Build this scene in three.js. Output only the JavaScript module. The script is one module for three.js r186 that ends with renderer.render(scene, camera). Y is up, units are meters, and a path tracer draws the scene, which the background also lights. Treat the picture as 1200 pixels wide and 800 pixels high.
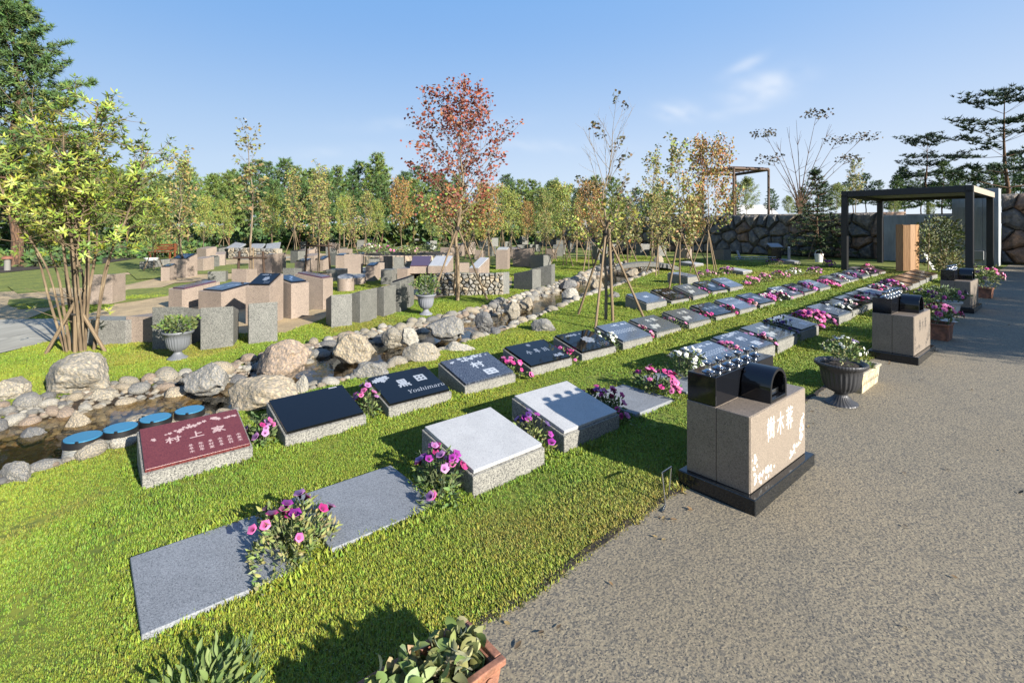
import * as THREE from 'three';
import { mergeGeometries, mergeVertices } from 'three/addons/utils/BufferGeometryUtils.js';
import { RoundedBoxGeometry } from 'three/addons/geometries/RoundedBoxGeometry.js';
import { ConvexGeometry } from 'three/addons/geometries/ConvexGeometry.js';

// ------------------------------------------------------------------ camera
const scene = new THREE.Scene();
const FOC = 590, HOR = 267, EYE = 1.75;                   // focal length and horizon row in photo pixels, eye height in metres
const camera = new THREE.PerspectiveCamera(2 * Math.atan(400 / FOC) * 180 / Math.PI, 1.5, 0.05, 3000);
camera.position.set(0, EYE, 0);
camera.lookAt(0, EYE, -10);
camera.setViewOffset(1200, 800, 0, 400 - HOR, 1200, 800); // shift lens: verticals stay upright
// ------------------------------------------------------------------ sun
const SUN = new THREE.Vector3(0.855, 0, 0.518).normalize().multiplyScalar(Math.cos(25 * Math.PI / 180)).setY(Math.sin(25 * Math.PI / 180));
const sun = new THREE.DirectionalLight(new THREE.Color().setRGB(1, 0.945, 0.85), 5);
sun.position.copy(SUN).multiplyScalar(60);
sun.shadow.radius = 1.2;
sun.castShadow = true;
sun.shadow.mapSize.set(4096, 4096);
Object.assign(sun.shadow.camera, { left: -45, right: 45, top: 40, bottom: -40, near: 1, far: 160 });
scene.add(sun, sun.target);
sun.target.position.set(2, 0, -14);
// ------------------------------------------------------------------ random numbers and noise
function rngOf(seed) { let a = seed >>> 0; return () => { a |= 0; a = a + 0x6D2B79F5 | 0; let t = Math.imul(a ^ a >>> 15, 1 | a); t = t + Math.imul(t ^ t >>> 7, 61 | t) ^ t; return ((t ^ t >>> 14) >>> 0) / 4294967296; }; }
let R = rngOf(7);
const rr = (a, b) => a + (b - a) * R();
const pick = (l) => l[Math.floor(R() * l.length)];
const clamp = (x, a = 0, b = 1) => Math.min(b, Math.max(a, x));
const lerp = (a, b, k) => a + (b - a) * k;
const smooth = (a, b, x) => { const k = clamp((x - a) / (b - a)); return k * k * (3 - 2 * k); };
function hash3(x, y, z) { let h = Math.imul(x, 374761393) + Math.imul(y, 668265263) + Math.imul(z, 2147483647 ^ 1274126177) | 0; h = Math.imul(h ^ h >>> 13, 1274126177); return ((h ^ h >>> 16) >>> 0) / 4294967296; }
function noise3(x, y, z, per = 0) {                        // value noise, -1..1; per = tiling period of x and y
  const xi = Math.floor(x), yi = Math.floor(y), zi = Math.floor(z), q = (k) => k * k * (3 - 2 * k);
  const u = q(x - xi), v = q(y - yi), w = q(z - zi), m = per ? (k) => ((k % per) + per) % per : (k) => k;
  const h = (a, b, c) => hash3(m(xi + a), m(yi + b), zi + c);
  const l = (c) => lerp(lerp(h(0, 0, c), h(1, 0, c), u), lerp(h(0, 1, c), h(1, 1, c), u), v);
  return lerp(l(0), l(1), w) * 2 - 1;
}
function fbm(x, y, z, o = 4, per = 0) { let s = 0, a = 0.5, n = 0; for (let i = 0; i < o; i++) { s += a * noise3(x, y, z + i * 17.3, per); n += a; a /= 2; x *= 2; y *= 2; z *= 2; per *= 2; } return s / n; }
// ------------------------------------------------------------------ sky: air and a few high wisps
{
  const w = 1024, h = 512, data = new Float32Array(w * h * 4), K = 0.425;
  const zen = [0.085, 0.235, 0.62], mid = [0.225, 0.44, 0.81], low = [0.80, 0.88, 0.95], warm = [0.86, 0.86, 0.84];
  const az = Math.atan2(SUN.x, -SUN.z);
  const wisps = [[26.6, 14.0, 3.4, 1.5, 0.72, 0.12], [24.6, 16.2, 2.0, 0.6, 0.55, 0.35], [18.4, 12.3, 2.6, 1.0, 0.6, -0.1], [24.5, 12.0, 4, 0.6, 0.35, 0.15], [-9, 11.5, 9, 0.8, 0.28, 0.06], [3, 9.3, 10, 0.7, 0.25, -0.05],
    [-20, 8, 8, 0.7, 0.2, 0.1], [62, 14, 9, 1.5, 0.5, 0.1], [118, 12, 12, 1.4, 0.5, 0.15], [170, 14, 10, 1.4, 0.5, 0.1], [-70, 13, 11, 1.5, 0.5, 0.1], [-130, 12, 10, 1.4, 0.5, -0.1]];
  for (let j = 0; j < h; j++) {
    const el = ((j + 0.5) / h - 0.5) * Math.PI, e = Math.max(0, el) * 180 / Math.PI;
    for (let i = 0; i < w; i++) {
      const ph = ((i + 0.5) / w - 0.5) * Math.PI * 2, dx = Math.cos(ph), dz = Math.sin(ph);   // three's equirect: u from atan2(z, x)
      const a = Math.atan2(dx, -dz) * 180 / Math.PI;
      const toSun = 0.5 + 0.5 * Math.cos((a * Math.PI / 180) - az);
      let c = [0, 1, 2].map((k) => e < 24 ? lerp(low[k], mid[k], Math.pow(smooth(-5, 26, e), 0.8)) : lerp(mid[k], zen[k], smooth(24, 80, e) ** 0.8));
      const glow = toSun ** 2 * Math.exp(-e / 24) * 0.55, deep = lerp(0.86, 1.0, clamp(toSun / 0.55));   // the air is brighter on the sun's side
      c = c.map((v, k) => lerp(v * (1 - (1 - deep) * [1, 0.6, 0.4][k]), warm[k], glow));
      let cl = 0;
      for (const [ca, ce, ra, re, st, sk] of wisps) {
        let da = a - ca; da -= 360 * Math.round(da / 360); if (Math.abs(da) > ra * 2.2) continue;
        const de = e - ce - da * sk, q = Math.exp(-((da / ra) ** 2 + (de / re) ** 2) * 1.3);
        const n = fbm(da * 0.5 + 40 + ca, de * 1.6 + da * 0.5 + 9, 3.1, 5);
        cl = Math.max(cl, st * clamp(q * (0.75 + 1.3 * n)) );
      }
      c = c.map((v, k) => lerp(v, [0.90, 0.93, 0.97][k], cl * 0.72));
      if (el < 0) c = [0.16, 0.17, 0.12];
      const o = (j * w + i) * 4;
      for (let k = 0; k < 3; k++) data[o + k] = c[k] * K;
      data[o + 3] = 1;
    }
  }
  const t = new THREE.DataTexture(data, w, h, THREE.RGBAFormat, THREE.FloatType);
  t.mapping = THREE.EquirectangularReflectionMapping; t.magFilter = t.minFilter = THREE.LinearFilter; t.needsUpdate = true;
  scene.background = t; scene.environment = t;
}
const renderer = new THREE.WebGLRenderer({ antialias: true });
renderer.toneMapping = THREE.LinearToneMapping;
renderer.toneMappingExposure = 2.6;
renderer.shadowMap.enabled = true;
renderer.shadowMap.type = THREE.PCFSoftShadowMap;

// ------------------------------------------------------------------ the lie of the land
// t runs along the rows of grave plates (away from the camera), s across them (towards the stream)
const D = new THREE.Vector3(0.76, 0, -0.65).normalize(), N = new THREE.Vector3(D.z, 0, -D.x);
const YAW = Math.atan2(-D.z, D.x);
const T_ = (x, z) => x * D.x + z * D.z, S_ = (x, z) => x * N.x + z * N.z;
const plane = (x, z) => { const t = T_(x, z); return 0.02 * clamp(t, -12, 40); };
const nearB = [[-14, 3.6], [-4, 4.3], [-0.42, 4.85], [0.29, 5.08], [1.51, 5.3], [3.12, 5.62], [5.34, 6.24], [8.46, 7.5], [10.87, 8.3], [15, 9.8], [19, 11.2]];
const farB = [[-14, 5.8], [-4, 6.5], [-0.6, 6.94], [0.24, 7.0], [1.17, 6.9], [3.05, 7.55], [5.88, 7.95], [8.11, 8.9], [11.6, 10.4], [15, 12.2], [19, 12.4]];
const along = (l, t) => { if (t <= l[0][0]) return l[0][1]; for (let i = 1; i < l.length; i++) if (t <= l[i][0]) return lerp(l[i - 1][1], l[i][1], (t - l[i - 1][0]) / (l[i][0] - l[i - 1][0])); return l[l.length - 1][1]; };
const bankU = (t, s) => { const a = along(nearB, t), b = along(farB, t); return (s - a) / (b - a); };
const WATER = -0.095;
function G(x, z) {                                          // ground height
  const t = T_(x, z), s = S_(x, z), u = bankU(t, s);
  let y = plane(x, z);
  if (u > -0.1 && u < 1.1 && t < 18 && t > -14) y -= 0.3 * smooth(0, 0.34, u) * smooth(1, 0.66, u) * smooth(18, 16, t);
  return y;
}
const W = (t, s, up = 0) => { const x = D.x * t + N.x * s, z = D.z * t + N.z * s; return new THREE.Vector3(x, G(x, z) + up, z); };
function P(px, py, up = 0) {                                // photo pixel -> point on the ground (or on a level above it)
  const r = new THREE.Vector3((px - 600) / FOC, -(py - HOR) / FOC, -1), k = (EYE - up) / (0.02 * r.dot(D) - r.y);
  const v = r.multiplyScalar(k); v.y = 0.02 * T_(v.x, v.z) + up; return v;
}
const perPx = (v) => -v.z / FOC;                            // metres for one photo pixel at that depth
const heightTo = (v, py) => EYE - (py - HOR) / FOC * -v.z - v.y;   // height above v of what the photo shows at row py
// ------------------------------------------------------------------ naming and grouping
const taken = new Map();
function numbered(n) { const k = taken.get(n) ?? 0; taken.set(n, k + 1); return k ? n + '_' + String(k).padStart(3, '0') : n; }
function tag(o, label, category, group, kind) { if (label) o.userData.label = label; if (category) o.userData.category = category; if (group) o.userData.group = group; if (kind) o.userData.kind = kind; return o; }
function thing(name, label, category, pos = [0, 0, 0], turn = 0, group) {
  const o = new THREE.Group(); o.name = numbered(name); scene.add(o);
  if (pos.isVector3) o.position.copy(pos); else o.position.set(...pos);
  o.rotation.y = turn; return tag(o, label, category, group);
}
function part(name, geo, m, parent, label) {
  const o = new THREE.Mesh(geo, m); o.name = name; o.castShadow = o.receiveShadow = true; parent.add(o); if (label) o.userData.label = label; return o;
}
function solo(name, geo, m, label, category, group, kind) { const o = part(numbered(name), geo, m, scene); return tag(o, label, category, group, kind); }
const struct = (name, geo, m) => solo(name, geo, m, null, null, null, 'structure');
// ------------------------------------------------------------------ geometry
function muv(g, sc = 1) {                                   // uv in metres by the dominant axis of each face
  if (g.index) g = g.toNonIndexed();
  const p = g.attributes.position, uv = new Float32Array(p.count * 2), a = new THREE.Vector3(), b = new THREE.Vector3(), c = new THREE.Vector3();
  for (let i = 0; i < p.count; i += 3) {
    a.fromBufferAttribute(p, i); b.fromBufferAttribute(p, i + 1); c.fromBufferAttribute(p, i + 2);
    const n = b.clone().sub(a).cross(c.clone().sub(a)), x = Math.abs(n.x), y = Math.abs(n.y), z = Math.abs(n.z);
    [a, b, c].forEach((v, k) => { const q = y >= x && y >= z ? [v.x, v.z] : x >= z ? [v.z, v.y] : [v.x, v.y]; uv[(i + k) * 2] = q[0] / sc; uv[(i + k) * 2 + 1] = q[1] / sc; });
  }
  g.setAttribute('uv', new THREE.BufferAttribute(uv, 2)); if (!g.attributes.normal) g.computeVertexNormals(); return g;
}
const box = (w, h, d, x = 0, y = 0, z = 0, r = 0.006) => { const g = r > 0 ? new RoundedBoxGeometry(w, h, d, 1, Math.min(r, w / 2.1, h / 2.1, d / 2.1)) : new THREE.BoxGeometry(w, h, d); g.translate(x, y, z); return g; };
const cyl = (r0, r1, h, n = 20, x = 0, y = 0, z = 0) => new THREE.CylinderGeometry(r1, r0, h, n).translate(x, y + h / 2, z);
function bar(a, b, r0, r1 = r0, n = 8) {                    // a round bar between two points
  a = a.isVector3 ? a : new THREE.Vector3(...a); b = b.isVector3 ? b : new THREE.Vector3(...b);
  const d = b.clone().sub(a), g = new THREE.CylinderGeometry(r1, r0, d.length(), n); g.translate(0, d.length() / 2, 0);
  g.applyQuaternion(new THREE.Quaternion().setFromUnitVectors(new THREE.Vector3(0, 1, 0), d.normalize())); return g.translate(a.x, a.y, a.z);
}
function merge(l) { l = l.map((g) => { g = g.index ? g.toNonIndexed() : g; for (const k of Object.keys(g.attributes)) if (!['position', 'normal', 'uv'].includes(k)) g.deleteAttribute(k); return g; }); return mergeGeometries(l); }
function prism(profile, width) {                            // profile: [z, y] points counter-clockwise seen from +x; extruded along x, centred; chamfered
  const s = new THREE.Shape(profile.map(([z, y]) => new THREE.Vector2(z, y)));
  const b = 0.004, g = new THREE.ExtrudeGeometry(s, { depth: width - 2 * b, bevelEnabled: true, bevelSize: b, bevelThickness: b, bevelOffset: -b, bevelSegments: 1, steps: 1 });
  g.translate(0, 0, -(width - 2 * b) / 2); g.rotateY(-Math.PI / 2); g.scale(1, 1, 1);
  // after the turn the shape's x (our z) points to +z
  return g;
}
class GB {                                                  // collects triangles with colours
  constructor() { this.p = []; this.n = []; this.u = []; this.c = []; this.i = []; }
  get count() { return this.p.length / 3; }
  v(x, y, z, nx, ny, nz, u, w, c) { this.p.push(x, y, z); this.n.push(nx, ny, nz); this.u.push(u, w); if (c) this.c.push(c[0], c[1], c[2]); }
  tube(pts, rad, sides = 6) {
    const base = this.count, up = new THREE.Vector3(), d = new THREE.Vector3(), a = new THREE.Vector3(), b = new THREE.Vector3(); let len = 0;
    pts.forEach((q, i) => {
      d.copy(pts[Math.min(i + 1, pts.length - 1)]).sub(pts[Math.max(i - 1, 0)]).normalize();
      up.set(0, 0, 1); if (Math.abs(d.z) > 0.9) up.set(1, 0, 0);
      a.crossVectors(up, d).normalize(); b.crossVectors(d, a);
      if (i) len += q.distanceTo(pts[i - 1]);
      for (let k = 0; k <= sides; k++) { const t = k / sides * Math.PI * 2, x = a.x * Math.cos(t) + b.x * Math.sin(t), y = a.y * Math.cos(t) + b.y * Math.sin(t), z = a.z * Math.cos(t) + b.z * Math.sin(t); this.v(q.x + x * rad[i], q.y + y * rad[i], q.z + z * rad[i], x, y, z, k / sides * 6.283 * Math.max(rad[0], 0.02), len); }
    });
    for (let i = 0; i < pts.length - 1; i++) for (let k = 0; k < sides; k++) { const o = base + i * (sides + 1) + k, q = o + sides + 1; this.i.push(o, o + 1, q, q, o + 1, q + 1); }
  }
  leaf(p, dir, side, len, wid, c, bend = 0.15) {            // a pointed leaf folded a little along its middle
    const n = new THREE.Vector3().crossVectors(side, dir).normalize(), o = this.count;
    const m = p.clone().addScaledVector(dir, len * 0.45), e = p.clone().addScaledVector(dir, len).addScaledVector(n, -len * bend);
    const l = m.clone().addScaledVector(side, wid / 2).addScaledVector(n, wid * 0.12), r = m.clone().addScaledVector(side, -wid / 2).addScaledVector(n, wid * 0.12);
    this.v(p.x, p.y, p.z, n.x, n.y, n.z, 0, 0, c); this.v(l.x, l.y, l.z, n.x, n.y, n.z, 0, 1, c); this.v(r.x, r.y, r.z, n.x, n.y, n.z, 1, 0, c); this.v(e.x, e.y, e.z, n.x, n.y, n.z, 1, 1, c);
    this.i.push(o, o + 1, o + 2, o + 1, o + 3, o + 2);
  }
  frond(p, dir, side, len, wid, c, bend = 0.3, round = false) {   // a curved leaf of eight triangles with a folded midrib
    const o = this.count, n = new THREE.Vector3().crossVectors(side, dir).normalize(), ks = round ? [[0, 0.12], [0.25, 0.8], [0.55, 1], [0.82, 0.7], [1, 0]] : [[0, 0.08], [0.25, 0.75], [0.5, 1], [0.76, 0.62], [1, 0]];
    ks.forEach(([t, w], i) => { const q = bend * t * t * len, x = p.x + dir.x * len * t - n.x * q, y = p.y + dir.y * len * t - n.y * q, z = p.z + dir.z * len * t - n.z * q, h = wid / 2 * w, f = h * 0.35, nn = n.clone().addScaledVector(dir, bend * t * 1.6).normalize(); for (const k of [-1, 0, 1]) { const m = nn.clone().addScaledVector(side, -k * 0.3).normalize(); this.v(x + side.x * h * k + n.x * f * Math.abs(k), y + side.y * h * k + n.y * f * Math.abs(k), z + side.z * h * k + n.z * f * Math.abs(k), m.x, m.y, m.z, (k + 1) / 2, t, k ? c : [c[0] * 1.12, c[1] * 1.1, c[2] * 1.1]); } if (i) for (const k of [0, 1]) { const a = o + (i - 1) * 3 + k, b = a + 1, d = a + 3, e = a + 4; this.i.push(a, b, d, b, e, d); } });
  }
  spike(p, dir, side, len, wid, c) {                        // one needle or blade: a thin triangle
    const n = new THREE.Vector3().crossVectors(side, dir), o = this.count, e = [p.x + dir.x * len, p.y + dir.y * len, p.z + dir.z * len], w = wid / 2;
    this.v(p.x + side.x * w, p.y + side.y * w, p.z + side.z * w, n.x, n.y, n.z, 0, 0, c); this.v(p.x - side.x * w, p.y - side.y * w, p.z - side.z * w, n.x, n.y, n.z, 1, 0, c); this.v(...e, n.x, n.y, n.z, 0.5, 1, c);
    this.i.push(o, o + 2, o + 1);
  }
  build() {
    const g = new THREE.BufferGeometry();
    g.setAttribute('position', new THREE.Float32BufferAttribute(this.p, 3)); g.setAttribute('normal', new THREE.Float32BufferAttribute(this.n, 3)); g.setAttribute('uv', new THREE.Float32BufferAttribute(this.u, 2));
    if (this.c.length) g.setAttribute('color', new THREE.Float32BufferAttribute(this.c, 3));
    g.setIndex(this.i); return g;
  }
}
const randDir = () => { const z = rr(-1, 1), a = rr(0, 6.2832), q = Math.sqrt(1 - z * z); return new THREE.Vector3(q * Math.cos(a), z, q * Math.sin(a)); };
const sideOf = (d) => { const v = randDir().cross(d); return v.lengthSq() < 1e-4 ? new THREE.Vector3(1, 0, 0) : v.normalize(); };
// ------------------------------------------------------------------ textures
function tex(size, fn, srgb = true, h = size) {             // fn(i, j) -> [r, g, b] 0..1 (sRGB when srgb)
  const d = new Uint8Array(size * h * 4);
  for (let j = 0; j < h; j++) for (let i = 0; i < size; i++) { const c = fn(i, j), o = (j * size + i) * 4; d[o] = clamp(c[0]) * 255; d[o + 1] = clamp(c[1]) * 255; d[o + 2] = clamp(c[2]) * 255; d[o + 3] = 255; }
  const t = new THREE.DataTexture(d, size, h); t.wrapS = t.wrapT = THREE.RepeatWrapping; t.magFilter = THREE.LinearFilter; t.minFilter = THREE.LinearMipmapLinearFilter; t.generateMipmaps = true;
  if (srgb) t.colorSpace = THREE.SRGBColorSpace; t.needsUpdate = true; return t;
}
const mix3 = (a, b, k) => [lerp(a[0], b[0], k), lerp(a[1], b[1], k), lerp(a[2], b[2], k)];
function grains(size, g, seed) {                            // crystals: the nearest of jittered points, g pixels apart; returns a field of random ids
  const n = Math.floor(size / g), r = rngOf(seed), px = new Float32Array(n * n), py = new Float32Array(n * n), id = new Float32Array(n * n), out = new Float32Array(size * size);
  for (let k = 0; k < n * n; k++) { px[k] = r(); py[k] = r(); id[k] = r(); }
  for (let j = 0; j < size; j++) for (let i = 0; i < size; i++) {
    const x = i / g, y = j / g, xi = Math.floor(x), yi = Math.floor(y); let best = 9, bi = 0;
    for (let b = -1; b <= 1; b++) for (let a = -1; a <= 1; a++) { const q = ((yi + b + n) % n) * n + (xi + a + n) % n, dx = xi + a + px[q] - x, dy = yi + b + py[q] - y, dd = dx * dx + dy * dy; if (dd < best) { best = dd; bi = q; } }
    out[j * size + i] = id[bi];
  }
  return out;
}
function granite(size, g, palette, seed, cloud = 0.06) {    // palette: [share, r, g, b] sRGB
  const f = grains(size, g, seed), f2 = grains(size, Math.max(2, g * 0.5), seed + 1);
  const choose = (k) => { for (const p of palette) { if (k < p[0]) return p; k -= p[0]; } return palette[palette.length - 1]; };
  return tex(size, (i, j) => { const q = j * size + i, a = choose(f[q]), b = choose(f2[q]), m = 1 + cloud * fbm(i / size * 5, j / size * 5, seed, 3, 5); return [lerp(a[1], b[1], 0.4) * m, lerp(a[2], b[2], 0.4) * m, lerp(a[3], b[3], 0.4) * m]; });
}
const BASE = 0.71;                                          // one scale for all base colours, set with the exposure
const calm = (m) => { m.color.multiplyScalar(BASE); return m; };
const std = (o) => calm(new THREE.MeshStandardMaterial(o)), phy = (o) => calm(new THREE.MeshPhysicalMaterial(o));
const rgb = (r, g, b) => new THREE.Color().setRGB(r, g, b);
const TX = {};
TX.greyGranite = granite(512, 5, [[0.40, 0.56, 0.555, 0.53], [0.26, 0.67, 0.66, 0.63], [0.2, 0.42, 0.415, 0.40], [0.14, 0.22, 0.22, 0.23]], 11);
TX.lightGranite = granite(512, 4, [[0.55, 0.70, 0.70, 0.70], [0.3, 0.76, 0.76, 0.755], [0.11, 0.60, 0.60, 0.61], [0.04, 0.44, 0.44, 0.45]], 21, 0.04);
TX.beigeGranite = granite(512, 4, [[0.42, 0.61, 0.55, 0.495], [0.28, 0.69, 0.62, 0.56], [0.18, 0.50, 0.445, 0.40], [0.12, 0.33, 0.30, 0.28]], 31);
TX.tanGranite = granite(512, 4, [[0.45, 0.55, 0.50, 0.455], [0.28, 0.62, 0.57, 0.52], [0.17, 0.47, 0.43, 0.39], [0.1, 0.33, 0.31, 0.29]], 35);
TX.slab = granite(512, 3, [[0.42, 0.53, 0.545, 0.56], [0.3, 0.62, 0.63, 0.645], [0.18, 0.44, 0.455, 0.475], [0.10, 0.30, 0.31, 0.33]], 41);
TX.darkGranite = granite(512, 4, [[0.6, 0.10, 0.11, 0.12], [0.3, 0.14, 0.15, 0.16], [0.1, 0.21, 0.22, 0.23]], 51);
TX.aggregate = (() => {
  const n = 1536, f = grains(n, 3, 61), f2 = grains(n, 6, 62);
  return tex(n, (i, j) => {
    const q = j * n + i, st = fbm(i / n * 4, j / n * 4, 2, 4, 4), st2 = fbm(i / n * 14, j / n * 14, 7, 3, 14);
    const a = f[q]; let c = a < 0.34 ? [0.69, 0.65, 0.57] : a < 0.62 ? [0.60, 0.57, 0.51] : a < 0.8 ? [0.74, 0.70, 0.62] : a < 0.92 ? [0.44, 0.43, 0.42] : [0.28, 0.29, 0.31];
    if (f2[q] > 0.86) c = mix3(c, [0.33, 0.34, 0.36], 0.6);
    c = mix3(c, [0.52, 0.46, 0.36], clamp(st * 0.9 + 0.1) * 0.3); c = mix3(c, [0.36, 0.36, 0.36], clamp(-st2 * 1.2 - 0.15) * 0.3);
    return mix3(c, [0.60, 0.565, 0.50], 0.3);
  });
})();
TX.aggregateRelief = (() => { const n = 1024, f = grains(n, 5, 63); return tex(n, (i, j) => { const k = f[j * n + i]; return [k, k, k]; }, false); })();
TX.turf = tex(1024, (i, j) => {
  const x = i / 1024, y = j / 1024, a = fbm(x * 9, y * 9, 1, 4, 9), b = fbm(x * 90, y * 90, 4, 2, 90), h = hash3(i, j, 5);
  let c = mix3([0.40, 0.46, 0.13], [0.54, 0.56, 0.20], clamp(0.5 + a)); c = mix3(c, [0.26, 0.32, 0.09], clamp(b * 0.9 + 0.15)); c = mix3(c, [0.44, 0.37, 0.22], clamp((h - 0.72) * 2) * 0.7);
  return c;
});
TX.bark = tex(256, (i, j) => { const x = i / 256, y = j / 256, a = fbm(x * 22, y * 4, 3, 4, 0), k = clamp(0.55 + a * 0.8); return mix3([0.34, 0.28, 0.22], [0.66, 0.60, 0.50], k); });
TX.darkBark = tex(256, (i, j) => { const x = i / 256, y = j / 256, a = fbm(x * 20, y * 6, 8, 4, 0), k = clamp(0.5 + a); return mix3([0.22, 0.17, 0.13], [0.50, 0.38, 0.29], k); });
TX.stone = tex(512, (i, j) => { const x = i / 512, y = j / 512, a = fbm(x * 6, y * 6, 1, 5, 6), b = fbm(x * 60, y * 60, 9, 2, 60), h = hash3(i, j, 2); const st = smooth(0.12, 0.4, fbm(x * 9, y * 9, 21, 5, 9)), k = (0.82 + a * 0.26 + b * 0.12 + (h - 0.5) * 0.12) * (1 - 0.12 * st); return [k * (1 + a * 0.07), k, k * (1 - a * 0.09 - 0.05 * st)]; });
TX.stoneRelief = tex(512, (i, j) => { const x = i / 512, y = j / 512, k = 0.5 + 0.4 * fbm(x * 10, y * 10, 5, 6, 10); return [k, k, k]; }, false);
TX.concrete = tex(512, (i, j) => { const x = i / 512, y = j / 512, a = fbm(x * 5, y * 3, 1, 5, 0), b = fbm(x * 50, y * 8, 3, 2, 0), k = 0.66 + a * 0.10 + b * 0.05; return [k * 0.98, k, k * 1.01]; });
TX.gravelPath = (() => { const n = 512, f = grains(n, 4, 71); return tex(n, (i, j) => { const q = f[j * n + i], a = fbm(i / n * 5, j / n * 5, 6, 4, 5), k = 0.9 + 0.22 * (q - 0.5) + a * 0.12; return [0.80 * k, 0.73 * k, 0.61 * k]; }); })();
TX.wood = tex(512, (i, j) => { const x = i / 512, y = j / 512, w = Math.sin((x * 14 + fbm(x * 3, y * 0.8, 2, 3) * 1.6) * 6.283), k = 0.5 + 0.5 * w; return mix3([0.70, 0.54, 0.37], [0.55, 0.40, 0.26], k * 0.6 + 0.3 * clamp(fbm(x * 40, y * 3, 5, 2) + 0.4)); });
TX.soil = tex(256, (i, j) => { const k = 0.6 + 0.5 * fbm(i / 256 * 30, j / 256 * 30, 3, 3, 30) + 0.3 * (hash3(i, j, 1) - 0.5); return [0.30 * k, 0.24 * k, 0.18 * k]; });
const rep = (t, m) => { const c = t.clone(); c.repeat.set(1 / m, 1 / m); c.needsUpdate = true; return c; };
const M = {
  grey: std({ map: rep(TX.greyGranite, 0.62), color: rgb(0.95, 0.94, 0.91), roughness: 0.75 }),
  pillarGrey: std({ map: rep(TX.greyGranite, 0.7), color: rgb(0.66, 0.67, 0.65), roughness: 0.6 }),
  greyPolish: std({ map: rep(TX.greyGranite, 0.62), roughness: 0.3 }),
  beige: std({ map: rep(TX.beigeGranite, 0.7), roughness: 0.55 }),
  tan: std({ map: rep(TX.tanGranite, 0.6), color: rgb(0.85, 0.84, 0.82), roughness: 0.4 }),
  white: std({ map: rep(TX.lightGranite, 0.7), roughness: 0.35 }),
  slab: std({ map: rep(TX.slab, 0.7), roughness: 0.7 }),
  dark: std({ map: rep(TX.darkGranite, 0.6), roughness: 0.12 }),
  black: std({ color: rgb(0.008, 0.009, 0.012), roughness: 0.07 }),
  soil: std({ map: rep(TX.soil, 0.5), roughness: 1, bumpMap: rep(TX.stoneRelief, 0.4), bumpScale: 0.02 }),
  bark: std({ map: rep(TX.bark, 0.5), roughness: 0.95, bumpMap: rep(TX.bark, 0.5), bumpScale: 0.006 }),
  paleBark: std({ map: rep(TX.bark, 0.5), color: rgb(1, 0.96, 0.88), roughness: 0.95 }),
  pineBark: std({ map: rep(TX.darkBark, 0.8), roughness: 1, bumpMap: rep(TX.darkBark, 0.8), bumpScale: 0.012 }),
  pole: std({ map: rep(TX.bark, 0.4), color: rgb(0.95, 0.88, 0.78), roughness: 0.9 }),
  darkPole: std({ map: rep(TX.darkBark, 0.5), color: rgb(0.5, 0.5, 0.5), roughness: 0.9 }),
  wrap: std({ color: rgb(0.035, 0.03, 0.025), roughness: 0.95 }),
  steel: std({ color: rgb(0.6, 0.61, 0.63), roughness: 0.18, metalness: 1 }),
  blackMetal: std({ color: rgb(0.012, 0.012, 0.014), roughness: 0.45 }),
  concrete: std({ map: rep(TX.concrete, 2), roughness: 0.85, bumpMap: rep(TX.stoneRelief, 1), bumpScale: 0.004 }),
  wood: std({ map: rep(TX.wood, 0.6), roughness: 0.6 }),
  leaf: phy({ vertexColors: true, roughness: 0.75, transmission: 0.3, thickness: 0, side: THREE.DoubleSide }),
  glossLeaf: phy({ vertexColors: true, roughness: 0.5, transmission: 0.25, thickness: 0, side: THREE.DoubleSide }),
  needle: std({ vertexColors: true, roughness: 0.8, side: THREE.DoubleSide }),
};
const stoneMats = [[0.48, 0.43, 0.345], [0.38, 0.365, 0.335], [0.55, 0.465, 0.345], [0.26, 0.255, 0.25], [0.49, 0.38, 0.29], [0.62, 0.58, 0.50]].map(([r, g, b]) => std({ map: rep(TX.stone, 0.45), color: rgb(r, g, b), roughness: 0.82, bumpMap: rep(TX.stoneRelief, 0.6), bumpScale: 0.014 }));
// ------------------------------------------------------------------ ground sheet
function steps(list) { const o = []; for (const [a, b, d] of list) for (let k = a; k < b - 1e-6; k += d) o.push(k); o.push(list[list.length - 1][1]); return o; }
function sheet(ts, ss, up, name, m, keep, uvScale = 1, hfun = G) {
  const p = [], uv = [], id = [], nt = ts.length;
  ss.forEach((s) => ts.forEach((t) => { const [tt, s2] = keep ? keep(t, s) : [t, s], x = D.x * tt + N.x * s2, z = D.z * tt + N.z * s2; p.push(x, hfun(x, z) + up, z); uv.push(x / uvScale, z / uvScale); }));
  for (let j = 0; j < ss.length - 1; j++) for (let i = 0; i < nt - 1; i++) { const o = j * nt + i; id.push(o, o + 1, o + nt, o + 1, o + nt + 1, o + nt); }
  const g = new THREE.BufferGeometry(); g.setAttribute('position', new THREE.Float32BufferAttribute(p, 3)); g.setAttribute('uv', new THREE.Float32BufferAttribute(uv, 2)); g.setIndex(id); g.computeVertexNormals();
  if (g.attributes.normal.getY(0) < 0) { const a = g.index.array; for (let i = 0; i < a.length; i += 3) { const q = a[i]; a[i] = a[i + 1]; a[i + 1] = q; } g.computeVertexNormals(); }
  return struct(name, g, m);
}
const turf = std({ map: TX.turf, roughness: 1, color: rgb(0.98, 1, 0.72) }); turf.map.repeat.set(1 / 3.1, 1 / 3.1);
const bump = (x, z) => G(x, z) + 0.012 * fbm(x * 1.3, z * 1.3, 4, 2);
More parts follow.
